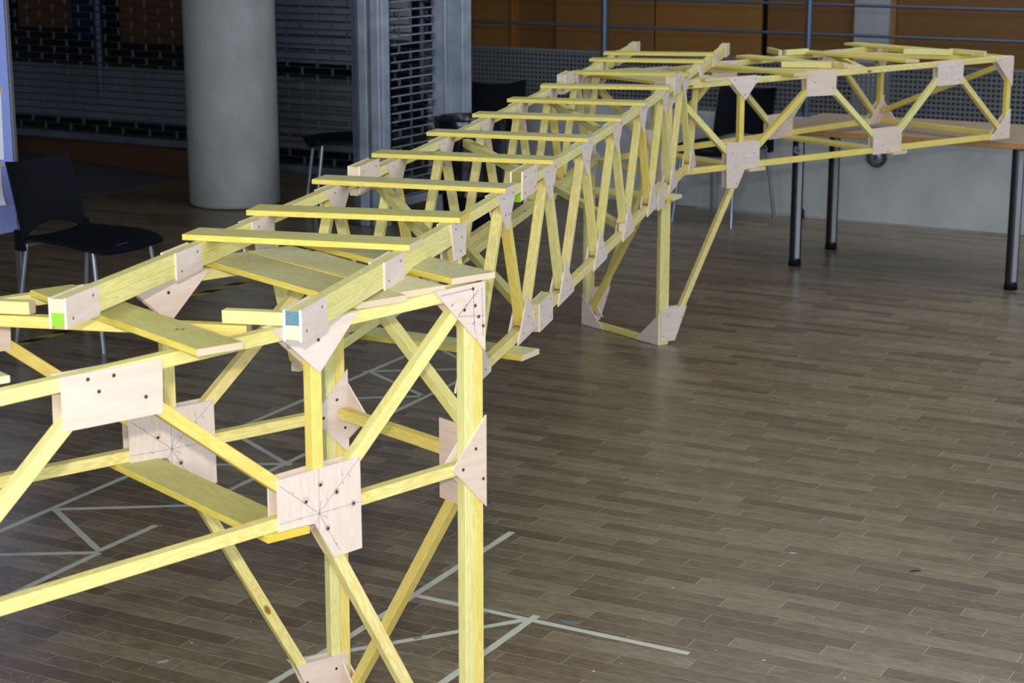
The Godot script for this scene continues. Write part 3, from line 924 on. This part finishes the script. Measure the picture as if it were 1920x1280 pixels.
		var fn := func(a: float, b: float) -> Vector3:
			return Vector3(x1 - 0.21 + 0.21 * a - (0.008 * b if k == 0 else 0.0), y1 + (y0 - y1) * b - 0.004 * a, 0.0015 + (0.02 * pow(a * b, 4.0) if k == 1 else 0.003 * a * b))
		var pm := tm(tex(pi_), Color(1, 1, 1), 0.8)
		obj("paper", sheet(fn, 8, 8, 0.0004, pm), pp)
		obj("sticky_tape", box_mesh(Vector3(0.035, 0.02, 0.0004), M.sticky, 0.0001), pp, Transform3D(Basis(Vector3(0, 0, 1), -0.5), Vector3(x1 - 0.004, y1 - 0.002, 0.0028)))

func place(c: Node3D, at: Vector3, facing: Vector3, label: String, group: String):
	c.position = at
	c.basis = Basis.looking_at(-facing.normalized(), UP)
	tag(c, label, "chair", group)

# a chair facing +z
func chair() -> Node3D:
	var t := thing("chair", Transform3D.IDENTITY, "", "chair")
	var seat := func(a: float, b: float) -> Vector3:
		var x := (a - 0.5) * 2.0
		var z := -0.215 + 0.45 * b
		var hw := 0.20 + 0.03 * sin(b * PI * 0.6)
		if b > 0.75: hw *= sqrt(maxf(0.0, 1.0 - pow((b - 0.75) / 0.25, 2.0) * 0.28))
		return Vector3(x * hw, 0.440 - 0.016 * (1.0 - x * x) * sin(PI * minf(1, b * 1.1)) - 0.03 * pow(b, 5.0) + 0.012 * x * x, z)
	obj("seat", sheet(seat, 20, 20, 0.012, M.plastic), t)
	var back := func(a: float, b: float) -> Vector3:
		var x := (a - 0.5) * 2.0
		var hw := 0.200 - 0.012 * b - 0.01 * pow(1.0 - b, 3.0)
		var y := 0.445 + 0.305 * b + 0.02 * x * x * b + (0.05 * (1.0 - x * x) * (1.0 - b) if b < 0.3 else 0.05 * (1.0 - x * x) * (1.0 - b))
		return Vector3(x * hw, y, -0.205 - 0.05 * b - 0.025 * b * b - 0.045 * (1.0 - x * x) * (0.4 + 0.6 * b))
	obj("backrest", sheet(back, 20, 16, 0.009, M.plastic), t)
	for s in [-1.0, 1.0]:
		obj("arm_bracket", box_mesh(Vector3(0.02, 0.09, 0.06), M.plastic, 0.006), t, Transform3D(Basis.IDENTITY, Vector3(0.195 * s, 0.44, -0.215)))
		tube(t, "leg", [Vector3(0.175 * s, 0.428, 0.17), Vector3(0.20 * s, 0.0, 0.225)], 0.0105, M.steel)
		tube(t, "leg", [Vector3(0.185 * s, 0.428, -0.19), Vector3(0.215 * s, 0.0, -0.255)], 0.0105, M.steel)
	tube(t, "seat_rail", [Vector3(-0.175, 0.421, 0.17), Vector3(0.175, 0.421, 0.17)], 0.009, M.steel)
	tube(t, "seat_rail", [Vector3(-0.185, 0.421, -0.19), Vector3(0.185, 0.421, -0.19)], 0.009, M.steel)
	return t

# ---------------------------------------------------------------- bridge arms
# local frame of an arm: x along the bridge away from the camera, z across it towards the camera; s is the distance from the pier
const W := 0.5178
const K := 0.0736
const ZB := 0.7297
const ZT := 1.0903
func arm(id: String):
	var near := id == "N"
	var az := 0.8842 if near else 0.9297
	var d := Vector3(sin(az), 0, -cos(az)); var n := Vector3(cos(az), 0, sin(az))
	var at := Vector3(-0.0585, 0, -3.6747) if near else Vector3(0.6238, 0, -7.7663)
	var sg := -1.0 if near else 1.0
	var tilt := -0.0236 if near else 0.0156
	var root := thing("timber_truss", Transform3D(Basis(d, UP, n), at), "nearest yellow timber bridge arm with plywood gussets, on tall double legs in the left foreground" if near else "far yellow timber bridge arm with plywood gussets, its right end lying on the table", "bridge truss", "arms of the timber bridge")
	var P := func(s: float, y: float, t: float) -> Vector3:
		return Vector3(sg * s, y + (tilt * s if y > 0.69 else 0.0), t)
	var wi := 0 if near else 4
	for front in [true, false]:
		var fs := 1.0 if front else -1.0
		var outn := Vector3(-sg * K, 0, fs * 1.0).normalized()
		if not front: outn = Vector3(-sg * K, 0, -1.0).normalized()
		var Q := func(s: float, y: float, depth: float) -> Vector3:
			return P.call(s, y, (K * s) if front else (-W - K * s)) - outn * depth
		var hb := B / 2
		var bar := func(nm: String, s0: float, y0: float, s1: float, y1: float, trim0: float, trim1: float, k: int):
			var a: Vector3 = Q.call(s0, y0, hb); var b: Vector3 = Q.call(s1, y1, hb)
			var x := (b - a).normalized()
			beam(root, nm, a + x * trim0, b - x * trim1, outn, B, B, M.w[k % 9])
		# posts
		bar.call("post", hb, 0.001, hb, ZT + hb, 0, 0, 2 + wi)
		bar.call("post", B + 0.0004 + hb, 0.001, B + 0.0004 + hb, ZT + hb, 0, 0, 6 + wi)
		# chords
		bar.call("bottom_chord", 0.0508, ZB, 2.0374 - B - 0.0005, ZB, 0, 0, 1 + wi)
		if near and front:
			bar.call("top_chord", 0.0508, ZT + 0.002, 0.86, ZT - 0.004, 0, 0, 3)
			bar.call("top_chord", 0.861, ZT - 0.004, 2.0374 - B - 0.0005, ZT - 0.010, 0, 0, 0)
		else:
			bar.call("top_chord", 0.0508, ZT, 2.0374 - B - 0.0005, ZT, 0, 0, wi)
		bar.call("end_post", 2.0374 - hb, ZB - hb, 2.0374 - hb, ZT + hb, 0, 0, 5)
		# web
		var tm_ := 0.037
		bar.call("vertical", 0.4202, ZB, 0.4202, ZT, hb + 0.0003, hb + 0.0003, 5 if front else 1)
		bar.call("diagonal", 0.4202, ZB, 0.03, ZT, tm_, tm_ + 0.01, 3 if front else 7)
		bar.call("diagonal", 0.4202, ZB, 0.865, ZT, tm_, tm_, 8 if near else 2)
		bar.call("diagonal", 0.853, ZT, 1.262, ZB, tm_, tm_, 0)
		bar.call("diagonal", 1.262, ZB, 1.636, ZT, tm_, tm_, 6)
		bar.call("diagonal", 1.636, ZT, 2.02, ZB, tm_, tm_ + 0.01, 4)
		bar.call("leg_brace", 0.425, 0.722, 0.062, 0.035, 0.03, 0.0, 7 if front else 4)
		# gussets on both faces
		var tilt_off := 0.0
		var B1 := [Vector2(0.519, 0.823), Vector2(0.519, 0.717), Vector2(0.437, 0.713), Vector2(0.393, 0.634), Vector2(0.328, 0.634), Vector2(0.328, 0.824)]
		if near: B1 = [Vector2(0.519, 0.817), Vector2(0.519, 0.716), Vector2(0.436, 0.712), Vector2(0.391, 0.633), Vector2(0.323, 0.634), Vector2(0.324, 0.818)]
		else: B1 = [Vector2(0.517, 0.831), Vector2(0.520, 0.718), Vector2(0.439, 0.713), Vector2(0.400, 0.637), Vector2(0.343, 0.641), Vector2(0.338, 0.835)]
		var T1 := [Vector2(0.951, 1.1), Vector2(0.953, 1.006), Vector2(0.758, 0.998), Vector2(0.755, 1.094)]
		if not near: T1 = [Vector2(0.943, 1.103), Vector2(0.941, 0.996), Vector2(0.775, 1.001), Vector2(0.769, 1.109)]
		var T2 := [Vector2(0.522, 1.103), Vector2(0.415, 1.001), Vector2(0.320, 1.102)]
		if not near: T2 = [Vector2(0.514, 1.109), Vector2(0.433, 1.010), Vector2(0.334, 1.109)]
		var gs := [
			["gusset_plate", B1, [Vector2(0.455, 0.76), Vector2(0.42, 0.785), Vector2(0.382, 0.762), Vector2(0.342, 0.729), Vector2(0.405, 0.695)] if near else [Vector2(0.369, 0.789), Vector2(0.434, 0.764), Vector2(0.391, 0.725), Vector2(0.398, 0.663), Vector2(0.489, 0.779)], 0],
			["gusset_plate", T1, [Vector2(0.902, 1.087), Vector2(0.852, 1.084), Vector2(0.882, 1.062), Vector2(0.791, 1.034)] if near else [Vector2(0.818, 1.059), Vector2(0.924, 1.028)], 1],
			["gusset_triangle", T2, [Vector2(0.417, 1.065)] if near else [Vector2(0.372, 1.099), Vector2(0.483, 1.097), Vector2(0.43, 1.033)], 0],
			["gusset_triangle", [Vector2(-0.003, 1.107), Vector2(0.131, 1.107), Vector2(-0.003, 0.965)], [Vector2(0.03, 1.097), Vector2(0.053, 1.058), Vector2(0.024, 1.062), Vector2(0.015, 1.038), Vector2(0.003, 1.017)], 2],
			["gusset_triangle", [Vector2(-0.005, 0.83), Vector2(0.087, 0.733), Vector2(-0.005, 0.636)], [Vector2(0.024, 0.765), Vector2(0.059, 0.729), Vector2(0.004, 0.697)], 2],
			["foot_plate", [Vector2(0.008, 0.16), Vector2(0.143, 0.158), Vector2(0.082, 0.014), Vector2(0.008, 0.016)], [Vector2(0.041, 0.128), Vector2(0.117, 0.112), Vector2(0.019, 0.039)], 0],
			["gusset_plate", [Vector2(1.174, 0.825), Vector2(1.345, 0.825), Vector2(1.349, 0.711), Vector2(1.177, 0.713)], [Vector2(1.23, 0.748), Vector2(1.328, 0.780), Vector2(1.268, 0.72)], 1],
			["gusset_plate", [Vector2(1.553, 1.103), Vector2(1.716, 1.103), Vector2(1.715, 0.994), Vector2(1.558, 0.992)], [Vector2(1.609, 1.03), Vector2(1.692, 1.016), Vector2(1.64, 1.07)], 0],
			["gusset_triangle", [Vector2(1.914, 1.099), Vector2(2.042, 1.101), Vector2(2.041, 0.960)], [Vector2(1.95, 1.085), Vector2(2.033, 1.03)], 1],
			["gusset_triangle", [Vector2(1.916, 0.716), Vector2(2.042, 0.717), Vector2(2.041, 0.855)], [Vector2(2.029, 0.79), Vector2(1.989, 0.74)], 0],
		]
		for g in gs:
			for outer in [true, false]:
				# plates lie against the bars' outer or inner face; local x of the plate runs along s
				var nz: Vector3 = outn if outer else -outn
				var ex := Vector3(sg, 0, K * fs).normalized()
				var base: Vector3 = Q.call(0.0, 0.0, 0.0 if outer else B)
				var xf: Transform3D
				var pts := PackedVector2Array()
				var sc := sqrt(1 + K * K)
				var flip := ex.cross(UP).dot(nz) < 0.0
				for p in g[1]: pts.append(Vector2(p.x * sc * (-1.0 if flip else 1.0), p.y + (tilt * p.x if p.y > 0.69 or g[0] == "gusset_plate" else 0.0)))
				var bx := ex * (-1.0 if flip else 1.0)
				xf = Transform3D(Basis(bx, UP, bx.cross(UP)), base + nz * 0.0001)
				var m: Material = M.ply[(g[3] + (0 if outer else 1)) % 3]
				var fit := false
				if near and g[1] == B1 and ((front and outer) or (not front and not outer)):
					m = M.ply_marked; fit = true
				if near and front and outer and g[1][0].y > 1.1 and g[1][0].x < 0:
					m = M.ply_inked; fit = true
				var pl := plate(root, g[0], pts, xf, PL, m, fit)
				if (front and outer) or (not front and not outer):
					var sp := []
					for p in g[2]: sp.append(Vector2(p.x * sc * (-1.0 if flip else 1.0), p.y + (tilt * p.x if p.y > 0.69 else 0.0)))
					screws(pl, sp, false, not near)
	# the pier frame between the two legs
	var hb := B / 2
	var xs := Vector3(sg, 0, 0)
	var fr := func(nm: String, t0: float, y0: float, t1: float, y1: float, k: int):
		beam(root, nm, Vector3(sg * hb, y0, t0), Vector3(sg * hb, y1, t1), xs, B - 0.001, B, M.w[k])
	fr.call("pier_strut", -W + B + PL + 0.001, 0.732, -B - PL - 0.001, 0.739, 5)
	fr.call("pier_strut", -W + B + PL + 0.001, 0.0135, -B - PL - 0.001, 0.0135, 1)
	fr.call("pier_brace", -W + B + 0.022, 1.078, -0.042, 0.805, 0)
	fr.call("pier_brace", -W + B + 0.022, 0.075, -0.046, 0.685, 2)
	for q in [[0.0, -1.0], [B + PL, 1.0]]:
		for fside in 2:
			var t0 := -0.0255 if fside == 0 else -W + 0.0255
			var dirt := -1.0 if fside == 0 else 1.0
			var te: float = 0.0 if fside == 0 else -W
			if q[1] < 0:
				pier_plate(root, [Vector2(te, 0.822), Vector2(te + dirt * 0.105, 0.735), Vector2(te, 0.645)], sg, -PL - 0.0002, 1)
				pier_plate(root, [Vector2(te, 0.002), Vector2(te + dirt * 0.150, 0.002), Vector2(te, 0.136)], sg, -PL - 0.0002, 0)
			else:
				pier_plate(root, [Vector2(t0 - dirt * 0.0, 0.806), Vector2(t0 + dirt * 0.085, 0.806), Vector2(t0 + dirt * 0.085, 0.634), Vector2(t0, 0.634)] if fside == 0 else [Vector2(t0 + dirt * 0.005, 0.14), Vector2(t0 + dirt * 0.085, 0.05), Vector2(t0 + dirt * 0.005, 0.05)], sg, B + 0.0002, 2)
	# end frame
	var xe := sg * (2.0374 - hb)
	var te0 := K * 2.0374 - B - PL - 0.002; var te1 := -W - K * 2.0374 + B + PL + 0.002
	beam(root, "end_strut", P.call(2.0374 - hb, ZB, te1), P.call(2.0374 - hb, ZB, te0), xs, B - 0.001, B, M.w[2])
	beam(root, "end_strut", P.call(2.0374 - hb, ZT - 0.001, te1), P.call(2.0374 - hb, ZT - 0.001, te0), xs, B - 0.001, B, M.w[5])
	beam(root, "end_brace", P.call(2.0374 - hb, ZB + 0.05, te1 + 0.01), P.call(2.0374 - hb, ZT - 0.03, te0 - 0.01), xs, B - 0.001, B, M.w[8])
	pier_plate(root, [Vector2(te1 - B, 0.75), Vector2(te1 - B, 0.88), Vector2(te1 + 0.10, 0.75)], sg, 2.0376, 1)
	# boards across the bottom chords
	for sb in [[0.455, 0.549], [1.287, 1.38]]:
		var sc_: float = (sb[0] + sb[1]) / 2
		var y: float = ZB - hb - 0.0075 + tilt * sc_ - 0.0003
		beam(root, "bottom_board", Vector3(sg * sc_, y, -W - K * sc_ - 0.03), Vector3(sg * sc_, y, K * sc_ + 0.012), UP, 0.014, sb[1] - sb[0], M.board[0], M.orange_end, M.raw if not near else M.orange_end)
	# deck boards across the top chords
	var decks := [[0.629, 0.722, -0.525, 0.122, 0.0, 0], [0.207, 0.325, -0.56, 0.028, 0.0, 3], [0.095, 0.2045, -0.555, 0.002, 0.0, 4], [-0.04, 0.07, -0.55, -0.010, 0.0045, 3], [1.03, 1.122, -0.66, 0.05, 0.0, 1], [1.40, 1.49, -0.70, 0.06, 0.0, 0], [1.885, 1.978, -0.78, 0.035, 0.0, 2]]
	for k in decks.size():
		var q: Array = decks[k]
		var sc_: float = (q[0] + q[1]) / 2
		var y: float = ZT + hb + 0.00645 + tilt * sc_ + q[4] + (0.002 if near and k == 1 else 0.0)
		beam(root, "deck_board", Vector3(sg * sc_, y, q[2]), Vector3(sg * sc_, y, q[3]), UP, 0.0125, q[1] - q[0], M.pale_board if q[5] == 4 else M.board[q[5]])
	if near:
		var note := TextMesh.new()
		note.text = "S1"; note.font_size = 16; note.pixel_size = 0.0012; note.depth = 0.0003
		var nf := SystemFont.new(); nf.font_names = PackedStringArray(["Droid Sans"])
		note.font = nf
		note.material = mat(Color(0.42, 0.40, 0.16), 0.8)
		var nd := Vector3(0.62, 0, 0.78).normalized()
		obj("lettering", note, root, Transform3D(Basis(nd, nd.cross(Vector3.DOWN), UP), Vector3(-0.668, ZT + hb + 0.0129 + tilt * 0.6755 + 0.0003, -0.03)))
	# brace lying between the top chords, with short packing blocks on it
	var bs := [[0.525, -0.03, 0.905, -0.545]] if near else [[0.60, -0.53, 1.03, 0.035], [1.15, 0.04, 1.60, -0.60], [1.62, -0.60, 1.98, 0.10]]
	for q in bs:
		var a: Vector3 = P.call(q[0], ZT - 0.001, q[1]); var b: Vector3 = P.call(q[2], ZT - 0.001, q[3])
		beam(root, "top_brace", a, b, UP, B - 0.002, B, M.w[2])
	var blk := [[0.470, 0.045, 0.553, -0.068], [0.785, -0.382, 0.90, -0.54]] if near else [[0.875, -0.20, 1.005, -0.02], [1.728, -0.245, 1.855, -0.055], [1.29, -0.60, 1.42, -0.58]]
	for q in blk:
		var a: Vector3 = P.call(q[0], ZT + B + 0.0008, q[1]); var b: Vector3 = P.call(q[2], ZT + B + 0.0008, q[3])
		beam(root, "packing_block", a, b, UP, B, B, M.w[0])
	if not near:
		for q in [[1.03, -0.11, 1.03, 0.04], [1.90, -0.11, 1.90, 0.10], [1.272, -0.61, 1.34, -0.76], [2.20, -0.76, 2.26, -0.86]]:
			if q[0] > 2.1: continue
			var a: Vector3 = P.call(q[0], ZT + B + 0.0008, q[1]); var b: Vector3 = P.call(q[2], ZT + B + 0.0008, q[3])
			beam(root, "packing_block", a, b, UP, B, 0.018, M.w[1])

func pier_plate(root: Node3D, pts: Array, sg: float, s: float, k: int):
	# a plate in the plane across the arm: points are (t, y)
	var pp := PackedVector2Array()
	for p in pts: pp.append(Vector2(-p.x * sg, p.y))
	plate(root, "pier_gusset", pp, Transform3D(Basis(Vector3(0, 0, -sg), UP, Vector3(sg, 0, 0)), Vector3(sg * s, 0, 0)), PL, M.ply[k])

# ---------------------------------------------------------------- suspended span
func span():
	var az := 0.2306
	var d := Vector3(sin(az), 0, -cos(az)); var n := Vector3(cos(az), 0, sin(az))
	var root := thing("timber_truss_span", Transform3D(Basis(d, UP, n), Vector3(-0.359, 0, -3.0895)), "long yellow timber truss span with cross boards, resting on both bridge arms", "bridge truss")
	var WM := 0.4559; var T := 1.17; var ZL := 0.7632
	var P := func(m: float, y: float, t: float) -> Vector3:
		return Vector3(m, y - 0.0043 * m - 0.0033 * m * (4.4 - m) + 0.003, t)
	var hb := B / 2
	var gc := [1.506, 2.013, 2.539, 3.05, 3.569, 4.083, 4.60]
	var bc := [1.221, 1.736, 2.236, 2.771, 3.292, 3.799, 4.316, 4.859]
	for sd in 2:
		var tc := -hb if sd == 0 else -WM + hb
		var z := Vector3(0, 0, 1)
		var bow := func(a: float, b: float) -> float: return -0.0033 * (b - a) * (b - a) / 4.0
		var piece := func(nm: String, m0: float, m1: float, y: float, k: int, e0: Material, e1m: Material):
			beam(root, nm, P.call(m0, y, tc), P.call(m1, y, tc), z, B, B, M.w[k], e0, e1m, bow.call(m0, m1))
		piece.call("top_chord", 0.0, 1.756, T - hb, 3, M.blue_end if sd == 0 else M.raw, M.raw)
		piece.call("top_chord", 1.757, 4.389, T - hb, 6, M.raw, M.raw)
		piece.call("top_chord", 4.390, 6.09, T - hb, 0, M.raw, M.raw)
		piece.call("bearing_bar", 0.0, 1.05, T - hb - B - 0.0003, 0, M.raw if sd == 0 else M.green_end, M.raw)
		piece.call("bearing_bar", 5.05, 6.09, T - hb - B - 0.0003, 4, M.raw, M.raw)
		piece.call("bottom_chord", 1.12 if sd == 0 else 1.2, 1.965, ZL + hb, 1, M.raw, M.raw)
		piece.call("bottom_chord", 1.966, 4.045, ZL + hb, 7, M.raw, M.raw)
		piece.call("bottom_chord", 4.046, 4.96, ZL + hb, 2, M.raw, M.raw)
		if sd == 1:
			beam(root, "inner_chord", P.call(1.26, ZL + hb, tc + B + 0.0006), P.call(4.9, ZL + hb, tc + B + 0.0006), z, B, B, M.w[6], M.raw, M.raw, bow.call(1.26, 4.9))
			beam(root, "splice_block", P.call(2.79, ZL + B + hb + 0.001, tc), P.call(3.17, ZL + B + hb + 0.001, tc), z, B, B, M.w[4])
		# web
		var tops := [1.03]
		tops.append_array(gc)
		tops.append(5.075)
		for i in 8:
			for j in 2:
				var g: float = tops[i + j]
				var off := 0.030 if j == 0 else -0.030
				var yt := T - B - 0.0005 if not ((i == 0 and j == 0) or (i == 7 and j == 1)) else T - 2 * B - 0.001
				var a: Vector3 = P.call(bc[i] - off * 0.75, ZL + B + 0.009, tc); var b: Vector3 = P.call(g + off * 0.6, yt - 0.005, tc)
				beam(root, "diagonal", a, b, z, B, B, M.w[[[0, 3, 6, 5], [1, 4, 7, 1]][j][(i * 3 + sd) % 4]])  # rising diagonals take paler tints: brighter light on them put into the colour
		# gussets on both faces
		for face in 2:
			var outz := 1.0 if face == 0 else -1.0
			var zz: float = tc + outz * (hb + 0.0001)
			var front := (sd == 0 and face == 0) or (sd == 1 and face == 0)
			var put := func(nm: String, pts: Array, sc: Array, k: int):
				var pp := PackedVector2Array()
				for p in pts:
					var v: Vector3 = P.call(p.x, p.y, 0.0)
					pp.append(Vector2(v.x * outz, v.y))
				var pl := plate(root, nm, pp, Transform3D(Basis(Vector3(outz, 0, 0), UP, Vector3(0, 0, outz)), Vector3(0, 0, zz)), PL, M.ply[k % 2])
				if front:
					var sp := []
					for p in sc:
						var v: Vector3 = P.call(p.x, p.y, 0.0)
						sp.append(Vector2(v.x * outz, v.y))
					screws(pl, sp, false, true)
			var c0 := 0.973 if sd == 0 else 0.90
			put.call("gusset_plate", [Vector2(c0, 1.171), Vector2(c0 + 0.137, 1.170), Vector2(c0 + 0.125, 1.085), Vector2(c0 + 0.032, 1.085)], [Vector2(c0 + 0.04, 1.155), Vector2(c0 + 0.09, 1.13), Vector2(c0 + 0.08, 1.10)], 0)
			put.call("gusset_plate", [Vector2(5.026, 1.171), Vector2(5.135, 1.171), Vector2(5.125, 1.09), Vector2(5.036, 1.09)], [Vector2(5.06, 1.15), Vector2(5.1, 1.11)], 0)
			for i in gc.size():
				var c: float = gc[i]
				put.call("gusset_triangle", [Vector2(c - 0.10, 1.172), Vector2(c + 0.103, 1.171), Vector2(c + 0.006, 1.074), Vector2(c - 0.006, 1.074)], [Vector2(c - 0.04, 1.158), Vector2(c + 0.06, 1.158), Vector2(c - 0.02, 1.115), Vector2(c + 0.02, 1.112)], i)
			for i in bc.size():
				var c: float = bc[i]
				if sd == 1 and (i == 0 or face == 0): continue
				put.call("gusset_triangle", [Vector2(c - 0.11, 0.756), Vector2(c - 0.105, 0.766), Vector2(c - 0.006, 0.862), Vector2(c + 0.006, 0.862), Vector2(c + 0.115, 0.768), Vector2(c + 0.11, 0.758)], [Vector2(c - 0.05, 0.776), Vector2(c + 0.06, 0.775), Vector2(c, 0.81)], i + 1)
			for q in [[0.0, 0.132], [0.481, 0.613], [5.48, 5.64], [5.945, 6.085]]:
				put.call("splice_plate", [Vector2(q[0], 1.117), Vector2(q[1], 1.117), Vector2(q[1], 1.172), Vector2(q[0], 1.172)], [Vector2(q[0] + 0.025, 1.132), Vector2(q[1] - 0.025, 1.158)], 0)
			for q in [[1.672, 1.842], [4.30, 4.48]]:
				put.call("splice_plate", [Vector2(q[0], 1.127), Vector2(q[1], 1.127), Vector2(q[1], 1.197), Vector2(q[0], 1.197)], [Vector2(q[0] + 0.03, 1.14), Vector2(q[1] - 0.03, 1.14), Vector2(q[0] + 0.03, 1.18), Vector2(q[1] - 0.03, 1.18)], 1)
			for q in [[1.88, 2.05], [3.945, 4.142]]:
				put.call("splice_plate", [Vector2(q[0], 0.736), Vector2(q[1], 0.736), Vector2(q[1], 0.814), Vector2(q[0], 0.814)], [Vector2(q[0] + 0.03, 0.75), Vector2(q[1] - 0.03, 0.75), Vector2(q[0] + 0.03, 0.80), Vector2(q[1] - 0.03, 0.80)], 1)
		for q in [[1.674, 1.840], [4.302, 4.478]]:
			piece.call("splice_block", q[0], q[1], T + hb + 0.0003, 4, M.dirty_end if sd == 0 and q[0] < 2 else M.raw, M.raw)
			piece.call("splice_block", q[0] - 0.008 if sd == 0 else q[0], q[1], T - B - hb - 0.0003, 0, M.green_end if sd == 0 else M.raw, M.raw)
		for q in [[1.872, 2.048], [3.947, 4.140]]:
			piece.call("splice_block", q[0], q[1], ZL + B + hb + 0.0003, 4, M.raw, M.raw)
			piece.call("splice_block", q[0], q[1], ZL - hb - 0.0003, 0, M.raw, M.raw)
	# cross boards on top
	var fm := [0.640, 1.0, 1.495, 2.03, 2.55, 3.073, 3.544, 4.055, 4.571, 5.115, 5.423]
	var tr := [0.010, 0.015, 0.010, 0.012, 0.010, 0.011, 0.014, 0.012, 0.014, 0.005, 0.006]
	var tl := [0.483, 0.479, 0.500, 0.51, 0.499, 0.488, 0.482, 0.473, 0.452, 0.489, 0.484]
	var tilt := [0.014, -0.007, 0.041, 0.03, 0.046, 0.012, 0.014, -0.039, -0.016, -0.02, -0.032]
	for i in 11:
		var w := 0.088
		var y := T + 0.00655
		if i == 3: y += 0.0008
		var a: Vector3 = P.call(fm[i] + tilt[i] / 2 + w / 2, y, -tl[i]); var b: Vector3 = P.call(fm[i] - tilt[i] / 2 + w / 2, y, tr[i])
		beam(root, "cross_board", a, b, UP, 0.0125, w, M.board[[2, 0, 3, 2, 3, 1, 0, 1, 2, 0, 2][i]], M.raw, M.orange_end if i in [1, 10] else M.raw)
	# boards under the bottom chords
	for q in [[1.705, -0.50, 1.535, 0.056], [4.30, -0.50, 4.145, 0.045]]:
		var a: Vector3 = P.call(q[0], ZL - 0.0077, q[1]); var b: Vector3 = P.call(q[2], ZL - 0.0077, q[3])
		beam(root, "bottom_board", a, b, UP, 0.0145, 0.09, M.board[1])
	# lateral braces
	for q in [[2.72, 1.79, ZL + B + hb], [4.03, 3.21, ZL + B + hb], [1.80, 0.97, T - B - hb], [2.72, 2.0, T - B - hb], [3.97, 3.05, T - B - hb]]:
		var low: bool = q[2] < 0.9
		var a: Vector3 = P.call(q[0], q[2], -WM + B + PL + 0.012); var b: Vector3 = P.call(q[1], q[2], -0.004 if low else -B - PL - 0.012)
		beam(root, "lateral_brace", a, b, UP, B, B, M.w[3])
